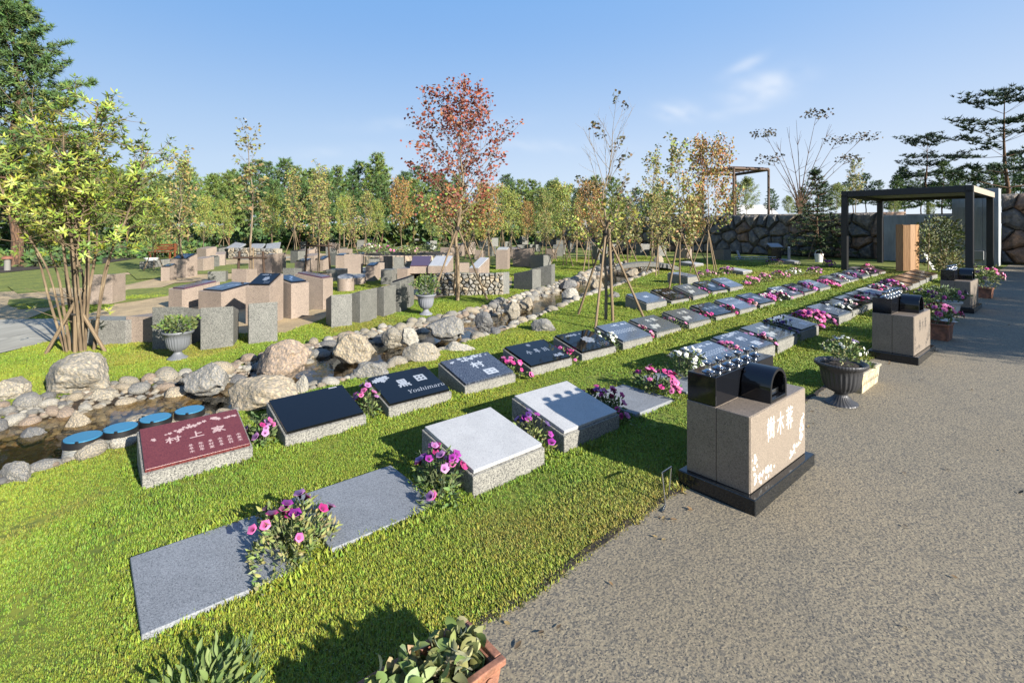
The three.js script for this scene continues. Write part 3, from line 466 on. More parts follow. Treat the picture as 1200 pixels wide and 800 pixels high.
function clump(t, s, wt, ws, h, colours, n, label, group, o = {}) {   // a low cushion of leaves with blooms on top; wt, ws: half sizes along t and s
  R = rngOf(Math.round(t * 977 + s * 313));
  const { leaves = 240, size = 0.045, single = true, scale = 1, stems = 14, pal = LEAFC, name = 'petunia_clump', category = 'flowers', at, up = 0 } = o;
  const g = thing(name, label, category, at ?? W(t, s, up), YAW, group), f = new GB(), ph = [rr(0, 6), rr(0, 6), rr(0, 6)], lob = (a) => 0.82 + 0.2 * Math.sin(2 * a + ph[0]) + 0.16 * Math.sin(3 * a + ph[1]) + 0.12 * Math.sin(7 * a + ph[2]);
  for (let k = 0; k < stems; k++) { const a = rr(0, 6.283), q = Math.sqrt(R()) * 0.95 * lob(a), e = new THREE.Vector3(Math.cos(a) * wt * q, h * (0.5 + 0.5 * Math.sqrt(Math.max(0.02, 1 - q * q * 0.9))), Math.sin(a) * ws * q), b = new THREE.Vector3(e.x * 0.35, -0.01, e.z * 0.5); f.tube([b, b.clone().lerp(e, 0.5).add(new THREE.Vector3(rr(-0.01, 0.01), 0.01, rr(-0.01, 0.01))), e], [0.003, 0.0025, 0.0015], 4); }
  const stemC = [0.13, 0.17, 0.05]; while (f.c.length < f.p.length) f.c.push(...stemC);
  for (let k = 0; k < leaves; k++) {
    const a = rr(0, 6.283), q = Math.sqrt(R()) * lob(a), el = R() ** 0.7 * (0.75 + 0.35 * Math.sin(a * 4 + ph[1] + q * 5)), p = new THREE.Vector3(Math.cos(a) * wt * q, h * el * Math.sqrt(Math.max(0.08, 1 - q * q * 0.85)), Math.sin(a) * ws * q);
    const d = new THREE.Vector3(p.x / wt + rr(-0.7, 0.7), rr(0.1, 1.1), p.z / ws + rr(-0.7, 0.7)).normalize();
    const c = pick(pal).map((x) => x * rr(0.8, 1.25)); (single ? f.frond(p, d, sideOf(d), size * rr(0.7, 1.3), size * rr(0.32, 0.5), c, 0.35) : f.leaf(p, d, sideOf(d), size * rr(0.7, 1.3), size * rr(0.3, 0.5), c, 0.2));
  }
  part('foliage', f.build(), M.leaf, g);
  const far = [], mats = [];
  for (let k = 0; k < n; k++) {
    const a = rr(0, 6.283), q = Math.sqrt(R()) * 1.08 * lob(a), el = Math.sqrt(Math.max(0.1, 1 - Math.min(1, q * q) * 0.85)), p = new THREE.Vector3(Math.cos(a) * wt * q, h * el * rr(0.85, 1.15) + 0.012, Math.sin(a) * ws * q);
    const d = new THREE.Vector3(p.x / wt * 0.7 + rr(-0.5, 0.5), rr(0.5, 1.2), p.z / ws * 0.7 + 0.25 + rr(-0.5, 0.5)).normalize(), c = pick(colours), m = new THREE.Matrix4().compose(p, upQ(d), new THREE.Vector3(1, 1, 1).multiplyScalar(scale * rr(0.7, 1.1)));
    if (single) { const b = part('bloom', BLOOM[c], petalMat, g); b.applyMatrix4(m); } else far.push(BLOOM[c].clone().applyMatrix4(m));
  }
  if (far.length) { const b = part('blooms', mergeGeometries(far), petalMat, g); b.userData.kind = 'stuff'; }
  return g;
}
const FA = 'petunias between the streamside markers', FC = 'petunias in the row beside the path', FB = 'flower patches on the back lawn';
const between = (a, b, row) => ' petunias between the ' + ORD[a] + ' and ' + ORD[b] + ' markers of the ' + row;
clump(1.09, 4.36, 0.09, 0.2, 0.24, ['pink', 'magenta', 'lilac', 'lilac'], 9, 'pink and lilac petunias between the maroon and the plain black marker', FA, { leaves: 170 });
clump(1.99, 4.36, 0.11, 0.2, 0.25, ['lilac', 'pink', 'pink'], 13, 'pale pink petunias between the plain black and the script carved marker', FA, { leaves: 220 });
clump(3.7, 4.36, 0.10, 0.26, 0.17, ['magenta', 'magenta', 'pink'], 20, 'magenta petunias between the speckled blue marker and the crested one', FA, { leaves: 170 });
clump(4.57, 4.36, 0.09, 0.27, 0.15, ['magenta', 'pink'], 14, 'magenta petunias between the crested marker and the large flower marker', FA, { leaves: 170 });
clump(5.42, 4.36, 0.13, 0.32, 0.20, ['white'], 26, 'white petunias spilling between two markers of the streamside row', FA, { leaves: 220 });
[[6.26, ['pink', 'magenta', 'rose'], 9, 7, 8], [7.15, ['rose', 'pink'], 6, 8, 9], [8.03, ['magenta', 'rose'], 8, 9, 10], [8.89, ['magenta', 'pink'], 9, 10, 11], [9.74, ['magenta', 'rose'], 18, 11, 12], [14.0, ['magenta', 'pink'], 50, 15, 16]].forEach(([t, c, n, a, b]) => clump(t, 4.42, t > 13 ? 0.3 : 0.11, 0.28, 0.16, c, Math.round(n * 2.2), 'pink' + between(a - 1, b - 1, 'streamside row'), FA, { leaves: 130, single: false, stems: 8 }));
clump(10.75, 4.46, 0.28, 0.26, 0.16, ['magenta', 'white', 'violet', 'pink'], 96, 'mixed magenta and white petunias in a gap of the streamside row', FA, { leaves: 160, single: false });
clump(11.95, 4.44, 0.09, 0.24, 0.17, ['violet', 'purple', 'pink'], 35, 'dark violet petunias beside a speckled marker of the streamside row', FA, { leaves: 90, single: false });
clump(12.85, 4.46, 0.2, 0.26, 0.18, ['purple', 'violet', 'pink'], 54, 'purple leaved petunias between two markers of the streamside row', FA, { leaves: 130, single: false });
clump(15.1, 4.46, 0.1, 0.26, 0.17, ['white', 'white', 'pink'], 44, 'white petunias far along the streamside row', FA, { leaves: 90, single: false });
clump(16.0, 4.46, 0.1, 0.26, 0.17, ['violet', 'rose'], 41, 'dull violet petunias far along the streamside row', FA, { leaves: 90, single: false });
// row beside the path
const DRY = [[0.22, 0.27, 0.07], [0.29, 0.33, 0.09], [0.14, 0.20, 0.045], [0.36, 0.36, 0.13]];
clump(0.87, 2.86, 0.25, 0.32, 0.20, ['violet', 'lilac', 'magenta', 'pink'], 14, 'pale straggling petunias with few violet blooms between two flat slabs', FC, { leaves: 950, pal: DRY, size: 0.038, stems: 30 });
clump(1.77, 2.78, 0.17, 0.30, 0.26, ['magenta', 'magenta', 'violet', 'pink', 'lilac'], 28, 'bright magenta petunias beside the blank pale marker and a flat slab', FC, { leaves: 330, stems: 26 });
clump(2.63, 2.86, 0.09, 0.26, 0.25, ['purple', 'purple', 'violet'], 12, 'deep purple petunias between the two blank pale markers', FC, { leaves: 170, pal: DRY, size: 0.04 });
clump(3.56, 2.9, 0.15, 0.30, 0.22, ['magenta', 'violet', 'pink', 'magenta'], 26, 'magenta petunias between a blank pale marker and a flat slab', FC, { leaves: 360 });
clump(4.43, 2.92, 0.18, 0.34, 0.22, ['magenta', 'pink', 'magenta'], 30, 'pink petunias between the two flat slabs behind the near offering stand', FC, { leaves: 460 });
clump(5.05, 2.95, 0.2, 0.28, 0.30, ['white'], 34, 'bushy white petunias behind the near offering stand', FC, { leaves: 380 });
[[5.88, ['rose', 'pink'], 16, 1, 2], [6.66, ['rose', 'pink', 'lilac'], 16, 2, 3]].forEach(([t, c, n, a, b]) => clump(t, 2.90, 0.10, 0.30, 0.24, c, n + 10, 'rosy petunias between the ' + ORD[a - 1] + ' and ' + ORD[b - 1] + ' markers beyond the slabs', FC, { leaves: 170 }));
clump(7.42, 2.92, 0.14, 0.3, 0.33, ['purple'], 22, 'dark purple petunias leaning over markers beside the path', FC, { leaves: 220 });
clump(8.8, 2.98, 0.4, 0.34, 0.24, ['magenta', 'magenta', 'pink', 'violet'], 128, 'large patch of magenta petunias in a gap of the row beside the path', FC, { leaves: 380, single: false });
clump(9.93, 2.98, 0.06, 0.28, 0.24, ['white'], 22, 'thin line of white petunias on a marker beside the path', FC, { leaves: 60, single: false });
clump(12.85, 3.06, 0.12, 0.3, 0.26, ['white', 'magenta', 'rose'], 80, 'white and pink petunias beside the pale marker near the pergola', FC, { leaves: 110, single: false });
clump(13.8, 3.06, 0.16, 0.3, 0.28, ['magenta', 'violet', 'white'], 96, 'magenta and violet petunias before the brown markers', FC, { leaves: 140, single: false });
[[9.02, ['white', 'pink'], 'white and pink petunias between the first and second markers of the short back row', 5.9], [9.9, ['magenta', 'rose'], 'magenta petunias between the second and third markers of the short back row', 5.92], [10.75, ['violet', 'pink'], 'violet petunias between the third and fourth markers of the short back row', 5.94], [11.6, ['magenta', 'pink'], 'pink petunias between the fourth and last markers of the short back row', 5.96]].forEach(([t, c, l, s]) => clump(t, s, 0.1, 0.25, 0.15, c, 22, l, 'petunias in the short back row', { leaves: 110, single: false, stems: 8 }));
[[10.6, ['white', 'rose'], 'fifth and sixth'], [11.3, ['magenta', 'pink'], 'sixth and seventh'], [12.02, ['violet', 'rose'], 'eighth and ninth']].forEach(([t, c, l]) => clump(t, 3.0, 0.07, 0.28, 0.2, c, 22, 'petunias between the ' + l + ' markers beyond the slabs', FC, { leaves: 100, single: false, stems: 8 }));
[[11.2, ['white', 'pink'], 'white flecked petunias before the mixed patch of the streamside row'], [16.95, ['magenta', 'white'], 'petunias by the last but one marker of the streamside row'], [17.7, ['violet', 'rose'], 'petunias by the brownish last marker of the streamside row']].forEach(([t, c, l]) => clump(t, 4.46, 0.12, 0.26, 0.18, c, 34, l, FA, { leaves: 110, single: false }));
// loose patches on the lawn behind
[[828, 326, 16, ['rose', 'violet', 'rose'], 'dull rose ground cover patch beside the pale marker on the back lawn'], [853, 322, 14, ['violet', 'rose'], 'dusky violet flower mound beneath the orange leaved tree'], [880, 335, 12, ['rose', 'pink'], 'straggling olive flower patch in the lawn between two rows'], [896, 331, 11, ['pink', 'rose'], 'small olive and pink flower patch in the lawn between two rows'], [914, 327, 14, ['magenta', 'rose'], 'reddish flower patch in the lawn before the white one'], [931, 324, 14, ['white', 'white', 'rose'], 'white and yellowish flower patch on the back lawn'], [908, 311, 14, ['violet', 'purple', 'magenta'], 'dark violet flower bed below the notice board'], [955, 322, 11, ['rose', 'violet'], 'olive flower patch near the small fir'], [972, 313, 10, ['violet', 'magenta'], 'purple flower patch below the small fir'], [1017, 318, 10, ['magenta', 'rose'], 'reddish flower patch before the pergola post']].forEach(([x, y, hw, c, l]) => { const p = P(x, y); clump(x * 0.1, y * 0.1, hw * perPx(p), hw * perPx(p) * 0.8, 0.22, c, 40, l, FB, { at: p, leaves: 170, single: false, pal: DRY, size: 0.06, scale: 1.1, name: 'flower_patch' }); });

// ------------------------------------------------------------------ offering stands
const panelPal = [[0.45, .57, .52, .47], [0.3, .64, .59, .53], [0.25, .49, .45, .405]];
function standFace(ink) { return inscribed(panelPal, (c, w, h) => { ['ju', 'ki', 'so'].forEach((g, i) => glyph(c, g, 140 + i * 88, 40, 66, 96, 8, ink)); spray(c, 30, 140, 44, 258, 26, 7.5, 34, ink, 41); spray(c, 44, 262, 190, 250, 30, 7.5, 34, ink, 42); spray(c, 484, 110, 468, 215, 32, 7.5, 32, ink, 43); spray(c, 470, 215, 350, 258, 26, 7.5, 30, ink, 44); }, 0.4, 2, 512, 288); }
const vaseGeo = new THREE.LatheGeometry([[0, 0], [0.040, 0], [0.041, 0.004], [0.026, 0.010], [0.021, 0.022], [0.020, 0.045], [0.027, 0.056], [0.043, 0.062], [0.044, 0.066], [0.026, 0.066], [0.017, 0.06], [0.015, 0.02], [0, 0.02]].map(([x, y]) => new THREE.Vector2(x, y)), 20);
function archGeo(w, h, l, wall) {                            // incense house: a vault open at the front (+z)
  const s = new THREE.Shape(), r = w / 2; s.moveTo(-r, 0); s.lineTo(r, 0); s.lineTo(r, h - r); s.absarc(0, h - r, r, 0, Math.PI, false); s.lineTo(-r, 0);
  const q = new THREE.Path(), a = r - wall; q.moveTo(-a, wall); q.lineTo(a, wall); q.lineTo(a, h - r); q.absarc(0, h - r, a, 0, Math.PI, false); q.lineTo(-a, wall); s.holes.push(q);
  return new THREE.ExtrudeGeometry(s, { depth: l, bevelEnabled: true, bevelSize: 0.002, bevelThickness: 0.002, bevelSegments: 1, curveSegments: 20 });
}
function stand(t, s, label, ink) {
  const g = thing('offering_stand', label, 'offering stand', W(t, s), YAW, 'offering stands along the path'), w = 0.86;
  part('plinth', muv(box(0.94, 0.12, 0.50, 0, 0.04, -0.25, 0.008)), M.dark, g);
  part('rear_block', muv(box(w, 0.46, 0.20, 0, 0.33, -0.36, 0.005)), M.tan, g);
  part('front_block', muv(box(w, 0.46, 0.206, 0, 0.33, -0.155, 0.005)), M.tan, g);
  const f = new THREE.PlaneGeometry(w - 0.012, 0.448); part('inscribed_face', new THREE.BoxGeometry(w - 0.012, 0.448, 0.004).translate(0, 0.33, -0.0505), standFace(ink), g);
  part('vase_block', muv(box(w - 0.01, 0.185, 0.196, 0, 0.6535, -0.36, 0.005)), M.black, g);
  for (let k = 0; k < 6; k++) part('vase', vaseGeo, M.steel, g).position.set(-0.335 + 0.134 * k, 0.747, -0.36);
  const hs = part('incense_house', archGeo(0.25, 0.205, 0.185, 0.018).translate(0.02, 0.562, -0.25), M.black, g);
  part('back_plate', box(0.21, 0.17, 0.008, 0.02, 0.65, -0.244, 0), M.black, hs);
  part('incense_tray', box(0.15, 0.035, 0.05, 0.02, 0.605, -0.12, 0.004), M.steel, hs);
  holes.push([t - 0.48, t + 0.48, s - 0.02, s + 0.52]); return g;
}
stand(3.44, 1.3, 'near offering stand with white brush characters and six steel vases', 'rgb(226,224,217)');
stand(7.8, 1.36, 'offering stand with dark characters, behind the fluted urn on the path', 'rgb(96,90,84)');
stand(12.3, 1.43, 'smallest looking offering stand, before the pergola, beside a terracotta pot', 'rgb(120,112,104)');
// ------------------------------------------------------------------ planters
function urnGeo(r, h, flutes = 26) {
  const prof = [[0, 0], [0.62, 0], [0.66, 0.03], [0.62, 0.07], [0.40, 0.13], [0.26, 0.22], [0.24, 0.27], [0.30, 0.30], [0.52, 0.36], [0.66, 0.46], [0.73, 0.60], [0.77, 0.74], [0.80, 0.84], [0.93, 0.90], [1.0, 0.94], [1.0, 0.99], [0.96, 1.0], [0.86, 0.97], [0.80, 0.90], [0, 0.90]];
  const g = new THREE.LatheGeometry(prof.map(([x, y]) => new THREE.Vector2(x * r, y * h)), flutes * 4), p = g.attributes.position;
  for (let i = 0; i < p.count; i++) { const x = p.getX(i), z = p.getZ(i), y = p.getY(i) / h, a = Math.atan2(z, x), q = Math.hypot(x, z); const amp = y > 0.33 && y < 0.83 && q > 0.4 * r ? 0.035 : y > 0.88 && y < 0.985 && q > 0.9 * r ? 0.02 : y > 0.05 && y < 0.24 ? 0.03 : 0; const k = 1 + amp * Math.cos(a * flutes * (y > 0.85 ? 2 : 1)); p.setX(i, x * k); p.setZ(i, z * k); }
  g.computeVertexNormals(); return g;
}
const urnMats = { pewter: std({ color: rgb(0.075, 0.075, 0.08), roughness: 0.4, metalness: 0.35 }), silver: std({ color: rgb(0.20, 0.21, 0.225), roughness: 0.45, metalness: 0.2 }), lead: std({ color: rgb(0.23, 0.24, 0.27), roughness: 0.6 }), cream: std({ map: rep(TX.stone, 0.4), color: rgb(0.75, 0.64, 0.45), roughness: 0.8 }), white: std({ color: rgb(0.7, 0.7, 0.7), roughness: 0.5 }), terra: std({ map: rep(TX.stone, 0.4), color: rgb(0.46, 0.20, 0.12), roughness: 0.8 }) };
function bush(parent, name, wt, h, n, pal, size, y, blooms) {
  const f = new GB();
  for (let k = 0; k < n; k++) { const d0 = randDir(), q = Math.cbrt(R()) * (0.88 + 0.42 * noise3(d0.x * 2.3 + wt * 31, d0.y * 2.3, d0.z * 2.3)); const p = new THREE.Vector3(d0.x * wt * q, h * 0.5 + d0.y * h * 0.5 * q, d0.z * wt * q), d = new THREE.Vector3(d0.x + rr(-0.6, 0.6), 0.5 + d0.y * 0.5 + rr(-0.4, 0.5), d0.z + rr(-0.6, 0.6)).normalize(); f.leaf(p, d, sideOf(d), size * rr(0.7, 1.3), size * rr(0.4, 0.6), pick(pal).map((x) => x * rr(0.8, 1.25)), 0.15); }
  const o = part(name, f.build(), M.leaf, parent); o.position.y = y;
  if (blooms) { const l = []; for (let k = 0; k < blooms[1]; k++) { const d = randDir(); d.y = Math.abs(d.y); const q = rr(0.92, 1.1); l.push(BLOOM[pick(blooms[0])].clone().scale(blooms[2], blooms[2], blooms[2]).applyQuaternion(upQ(d)).translate(d.x * wt * q, h * 0.5 + d.y * h * 0.5 * q + y, d.z * wt * q)); } const b = part('blooms', mergeGeometries(l), petalMat, parent); b.userData.kind = 'stuff'; }
  return o;
}
function urn(pos, r, h, m, label) { const g = thing('garden_urn', label, 'urn', pos, 0, 'fluted garden urns'); part('bowl', urnGeo(r, h), m, g); part('soil', new THREE.CircleGeometry(r * 0.79, 20).rotateX(-Math.PI / 2).translate(0, h * 0.93, 0), M.soil, g); return g; }
R = rngOf(501);
const uA = P(986, 474); let u = urn(uA, 0.215, 0.40, urnMats.pewter, 'dark pewter fluted urn on the path between two offering stands');
{ const b = thing('urn_plant', 'bushy green plant with small white flowers in the pewter urn', 'plant', [uA.x + 0.03, uA.y + 0.37, uA.z], 0); bush(b, 'foliage', 0.17, 0.26, 520, LEAFC.concat(DRY), 0.035, 0, [['white', 'white', 'white', 'purple'], 34, 0.5]); }
const uB = P(208, 421); urn(uB, 0.185, 0.38, urnMats.silver, 'silver fluted urn on the grass before the grey pillars, with a leafy shrub');
{ const b = thing('urn_plant', 'dense fresh green shrub in the silver urn', 'plant', [uB.x, uB.y + 0.35, uB.z]); bush(b, 'foliage', 0.24, 0.22, 620, [[0.16, 0.24, 0.04], [0.24, 0.32, 0.06], [0.10, 0.16, 0.03]], 0.05, 0); }
const uC = P(499, 369); urn(uC, 0.19, 0.40, urnMats.lead, 'lead grey fluted urn by the round boulder, with a bushy shrub');
{ const b = thing('urn_plant', 'rounded green shrub in the lead grey urn', 'plant', [uC.x, uC.y + 0.37, uC.z]); bush(b, 'foliage', 0.26, 0.42, 900, [[0.12, 0.20, 0.03], [0.20, 0.28, 0.05], [0.07, 0.13, 0.02]], 0.05, 0); }
const uD = P(1113, 377); urn(uD, 0.17, 0.34, urnMats.white, 'white fluted urn behind the square terracotta pot');
{ const b = thing('urn_plant', 'spreading dark green shrub with violet flowers in the white urn', 'plant', [uD.x - 0.12, uD.y + 0.31, uD.z]); bush(b, 'foliage', 0.34, 0.26, 800, [[0.07, 0.13, 0.03], [0.11, 0.18, 0.04]], 0.05, 0, [['violet', 'purple'], 22, 0.9]); }
function trough(t, s, w, d, h, m, label, o = {}) {
  const g = thing('planter_box', label, 'planter', W(t, s, 0.012), YAW, 'rectangular and square planters'), th = 0.018, fl = 1.14;
  const wallG = (ww, zz, back) => { const q = new THREE.BoxGeometry(ww, h, th, 1, 1, 1), p = q.attributes.position; for (let i = 0; i < p.count; i++) if (p.getY(i) < 0) p.setX(i, p.getX(i) / fl); q.translate(0, h / 2, 0); q.rotateX(back * -0.07); q.translate(0, 0, zz); return muv(q); };
  part('side_panel', wallG(w, -0.02, -1), m, g); part('side_panel', wallG(w, -d + 0.02, 1), m, g);
  for (const k of [-1, 1]) { const q = new THREE.BoxGeometry(th, h - 0.004, d - 0.03); q.rotateZ(-k * 0.1).translate(k * (w / 2 - 0.03), h / 2 - 0.002, -d / 2); part('end_panel', muv(q), m, g); }
  for (const [ww, dd, x, z] of [[w + 0.02, 0.03, 0, 0.0], [w + 0.02, 0.03, 0, -d], [0.03, d - 0.03, -w / 2 + 0.005, -d / 2], [0.03, d - 0.03, w / 2 - 0.005, -d / 2]]) part('rim', muv(box(ww, 0.025, dd, x, h, z, 0.006)), m, g);
  part('soil', new THREE.BoxGeometry(w - 0.06, 0.02, d - 0.05).translate(0, h - 0.04, -d / 2), M.soil, g);
  if (o.relief) for (let k = 0; k < o.relief; k++) { const l = [], x = (k + 0.5) / o.relief * w * 0.86 - w * 0.43; for (const [a, b] of [[-0.012, 0.015], [0.012, 0.015], [0, -0.002], [-0.011, -0.012], [0.011, -0.012], [0, -0.026], [-0.018, 0.034], [0.018, 0.036]]) l.push(new THREE.SphereGeometry(0.0085, 8, 6).scale(b > 0.02 ? 1.7 : 1, 1, 0.6).translate(x + a, h * 0.55 + b, 0.004)); part('moulded_ornament', merge(l), m, g); }
  if (o.ribs) for (let k = 0; k < o.ribs; k++) part('moulded_arch', new THREE.TorusGeometry(0.02, 0.004, 6, 12, Math.PI).scale(0.7, 2.2, 1).translate((k + 0.5) / o.ribs * w * 0.84 - w * 0.42, h * 0.4, -0.004), m, g);
  return g;
}
trough(0.88, 1.40, 0.54, 0.23, 0.165, urnMats.terra, 'long terracotta trough with moulded grape ornaments on the path edge', { relief: 6 });
{ R = rngOf(77); const b = thing('trough_plant', 'pale leaved begonia growing in the terracotta trough', 'plant', W(0.88, 1.52, 0.14), YAW); const f = new GB();
  for (let k = 0; k < 260; k++) { const p = new THREE.Vector3(rr(-0.24, 0.24), rr(0, 0.08), rr(-0.1, 0.09)), d = new THREE.Vector3(rr(-1, 1), rr(0.1, 0.8), rr(-1, 1)).normalize(); f.frond(p, d, sideOf(d), rr(0.035, 0.065), rr(0.032, 0.052), pick([[0.20, 0.25, 0.06], [0.28, 0.30, 0.09], [0.12, 0.18, 0.04], [0.40, 0.38, 0.18]]).map((x) => x * rr(0.8, 1.2)), 0.45, true); } part('foliage', f.build(), M.leaf, b); }
trough(6.05, 1.5, 0.6, 0.2, 0.19, urnMats.cream, 'cream planter box with moulded arches behind the pewter urn', { ribs: 8 });
{ const p = W(6.05, 1.6, 0.17), b = thing('trough_plant', 'low leafy plant in the cream planter box', 'plant', p, YAW); R = rngOf(78); bush(b, 'foliage', 0.14, 0.1, 160, DRY, 0.04, 0); }
trough(9.15, 1.34, 0.32, 0.3, 0.22, urnMats.terra, 'square terracotta pot with pink petunias beside the path');
{ const p = W(9.15, 1.49, 0.2), b = thing('pot_plant', 'pink petunias crowding the square terracotta pot', 'flowers', p, YAW); R = rngOf(79); bush(b, 'foliage', 0.26, 0.3, 420, LEAFC, 0.05, 0, [['magenta', 'pink'], 40, 1.1]); }
trough(14.3, 1.44, 0.3, 0.26, 0.2, urnMats.terra, 'small terracotta pot behind the offering stand by the pergola');
{ const p = W(14.3, 1.56, 0.18), b = thing('pot_plant', 'yellowish plant with pink blooms in the small terracotta pot', 'flowers', p, YAW); R = rngOf(80); bush(b, 'foliage', 0.3, 0.5, 420, DRY, 0.06, 0, [['magenta', 'rose'], 22, 1.2]); }
{ R = rngOf(81); const b = thing('leafy_plant', 'leafy green weed in the grass below the flat slab', 'plant', W(0.35, 2.12), YAW), f = new GB(); for (let k = 0; k < 260; k++) { const a = rr(0, 6.283), q = Math.sqrt(R()) * 0.17, p = new THREE.Vector3(Math.cos(a) * q, rr(0.0, 0.1), Math.sin(a) * q), d = new THREE.Vector3(Math.cos(a) * 0.6 + rr(-0.4, 0.4), rr(0.4, 1.2), Math.sin(a) * 0.6 + rr(-0.4, 0.4)).normalize(); f.frond(p, d, sideOf(d), rr(0.03, 0.06), rr(0.012, 0.022), pick(LEAFC).map((x) => x * 1.2), 0.3); } part('foliage', f.build(), M.leaf, b); }
{ const a = W(2.8, 1.78), g = thing('wire_bracket', 'bent metal hose bracket standing in the grass beside the near offering stand', 'bracket', a, YAW); const q = [[-0.10, 0, 0.06], [-0.09, 0.19, 0.03], [0.06, 0.17, 0], [0.03, 0, 0]].map((v) => new THREE.Vector3(...v)); part('frame', merge([0, 1, 2].map((k) => bar(q[k], q[k + 1], 0.006))), M.steel, g); part('foot', merge([bar([-0.10, 0.008, 0.06], [-0.19, 0.02, 0.1], 0.006)]), M.steel, g); }
// round blue-topped covers on the bank
[[97, 530], [141, 518], [182, 506], [222, 496]].forEach(([x, y], i) => {
  const v = P(x, y), r = [0.128, 0.122, 0.12, 0.118][i]; const g = thing('round_cover', ['first', 'second', 'third', 'fourth'][i] + ' round blue lidded cover from the grey boulder at the grass edge', 'cover', v, 0, 'round blue covers along the stream');
  part('drum', new THREE.CylinderGeometry(r * 0.94, r, 0.07, 32).translate(0, 0.035, 0), std({ map: rep(TX.stone, 0.3), color: rgb(0.4, 0.4, 0.38), roughness: 0.9 }), g);
  part('collar', new THREE.CylinderGeometry(r, r, 0.05, 32).translate(0, 0.094, 0), M.blackMetal, g);
  part('lid', new THREE.CylinderGeometry(r * 0.93, r * 0.93, 0.006, 32).translate(0, 0.122, 0), std({ color: rgb(0.045, 0.24, 0.42), roughness: 0.3 }), g);
  for (let k = 0; k < 3; k++) part('clip', box(0.02, 0.02, 0.014, Math.sin(k * 2.1 + 0.4) * r * 0.98, 0.122, Math.cos(k * 2.1 + 0.4) * r * 0.98, 0.003), M.blackMetal, g);
});
// ------------------------------------------------------------------ boulders and cobbles of the stream
function rockGeo(detail, seed, rough, cuts, uvs = 1) {       // a unit rock: an icosahedron worn by noise and broken by flat faces
  R = rngOf(seed); let g = mergeVertices(new THREE.IcosahedronGeometry(1, detail).deleteAttribute('uv').deleteAttribute('normal')); const p = g.attributes.position, v = new THREE.Vector3(), pl = [];
  for (let k = 0; k < cuts; k++) { const d = randDir(); if (d.y < -0.3) d.y *= -1; pl.push([d, rr(0.5, 0.85)]); }
  for (let i = 0; i < p.count; i++) {
    v.fromBufferAttribute(p, i); const d = v.clone();
    v.multiplyScalar(1 + rough * (fbm(d.x * 1.3 + seed, d.y * 1.3, d.z * 1.3, 3)));
    for (const [n, c] of pl) { const q = v.dot(n) - c; if (q > 0) v.addScaledVector(n, -q * 0.9); }
    if (cuts) v.multiplyScalar(1 + rough * 0.16 * fbm(d.x * 5 + seed, d.y * 5, d.z * 5, 3));
    p.setXYZ(i, v.x, v.y, v.z);
  }
  g.computeBoundingBox(); const b = g.boundingBox, c = b.getCenter(new THREE.Vector3()), e = b.getSize(new THREE.Vector3()); g.translate(-c.x, -c.y, -c.z).scale(2 / e.x, 2 / e.y, 2 / e.z);
  g.computeVertexNormals(); g = muv(g); return g;
}
const bigs = [101, 104, 107, 110, 113, 116].map((s) => rockGeo(14, s, 0.55, 7)), smalls = [201, 202, 203, 204, 205, 206, 207, 208].map((s) => rockGeo(3, s, 0.28, 0));
const SM = { tan: stoneMats[0], grey: stoneMats[1], ochre: stoneMats[2], dark: stoneMats[3], rust: stoneMats[4], pale: stoneMats[5] };
const V3 = (x, y, z) => new THREE.Vector3(x, y, z);
const kept = [];                                             // x, z, r of what stands on the banks
function boulder(x0, x1, y0, y1, m, gi, label, o = {}) {     // outline in photo pixels: its foot at y1
  const { up = -0.05, turn = gi * 1.1, deep = 0.8, tilt = 0 } = o, v = P((x0 + x1) / 2, y1, up), k = perPx(v), w = (x1 - x0) * k * 0.86, h = (y1 - y0) * k * 0.84;
  const s = solo('boulder', bigs[gi % bigs.length], SM[m], label, 'boulder', 'large boulders along the stream');
  const rz = w / 2 * deep; s.scale.set(w / 2 * 1.02, h * 0.62, rz); s.rotation.set(0, 0, tilt); s.position.set(v.x, v.y + h * 0.40, v.z - rz * 0.5);
  kept.push([s.position.x, s.position.z, w * 0.5]); return s;
}
boulder(33, 125, 409, 464, 'tan', 0, 'largest smooth tan boulder below the many stemmed tree', { tilt: 0.22, up: -0.02 });
boulder(-25, 27, 441, 475, 'tan', 1, 'tan boulder at the water beside the largest smooth boulder');
boulder(203, 265, 420, 460, 'grey', 2, 'rough grey boulder below the silver urn');
boulder(288, 361, 396, 443, 'rust', 3, 'pinkish pitted boulder before the grey pillars', { tilt: 0.3 });
boulder(252, 360, 436, 487, 'ochre', 0, 'big pale ochre boulder on the bank behind the plain black marker', { deep: 0.6 });
boulder(384, 441, 384, 422, 'ochre', 5, 'broken ochre boulder with a flat face across the water', { tilt: 0.15 });
boulder(443, 474, 382, 405, 'tan', 0, 'tan boulder leaning on its neighbour at the water', { tilt: 0.3 });
boulder(466, 490, 380, 405, 'pale', 1, 'pale upright boulder between tan boulders', { tilt: 0.4 });
boulder(494, 548, 365, 396, 'grey', 2, 'big rounded grey boulder below the lead grey urn', { tilt: -0.1 });
boulder(466, 518, 398, 428, 'tan', 3, 'low tan boulder on the lawn side bank behind the script carved marker', { deep: 0.5 });
boulder(512, 560, 398, 416, 'pale', 4, 'long low pale boulder on the lawn side bank', { deep: 0.4 });
boulder(408, 461, 420, 446, 'grey', 5, 'flat grey stone at the water behind the script carved marker', { deep: 0.7 });
boulder(554, 580, 362, 386, 'dark', 0, 'dark pointed boulder across the water from the speckled marker');
boulder(589, 611, 350, 371, 'tan', 1, 'tan boulder standing in the bank across the water');
boulder(606, 626, 345, 362, 'ochre', 2, 'ochre boulder in the far bank near two grey pillars');
boulder(657, 681, 335, 353, 'pale', 3, 'whitish boulder in the far bank near the staked tree');
boulder(654, 677, 327, 338, 'dark', 4, 'dark flat boulder above the whitish boulder');
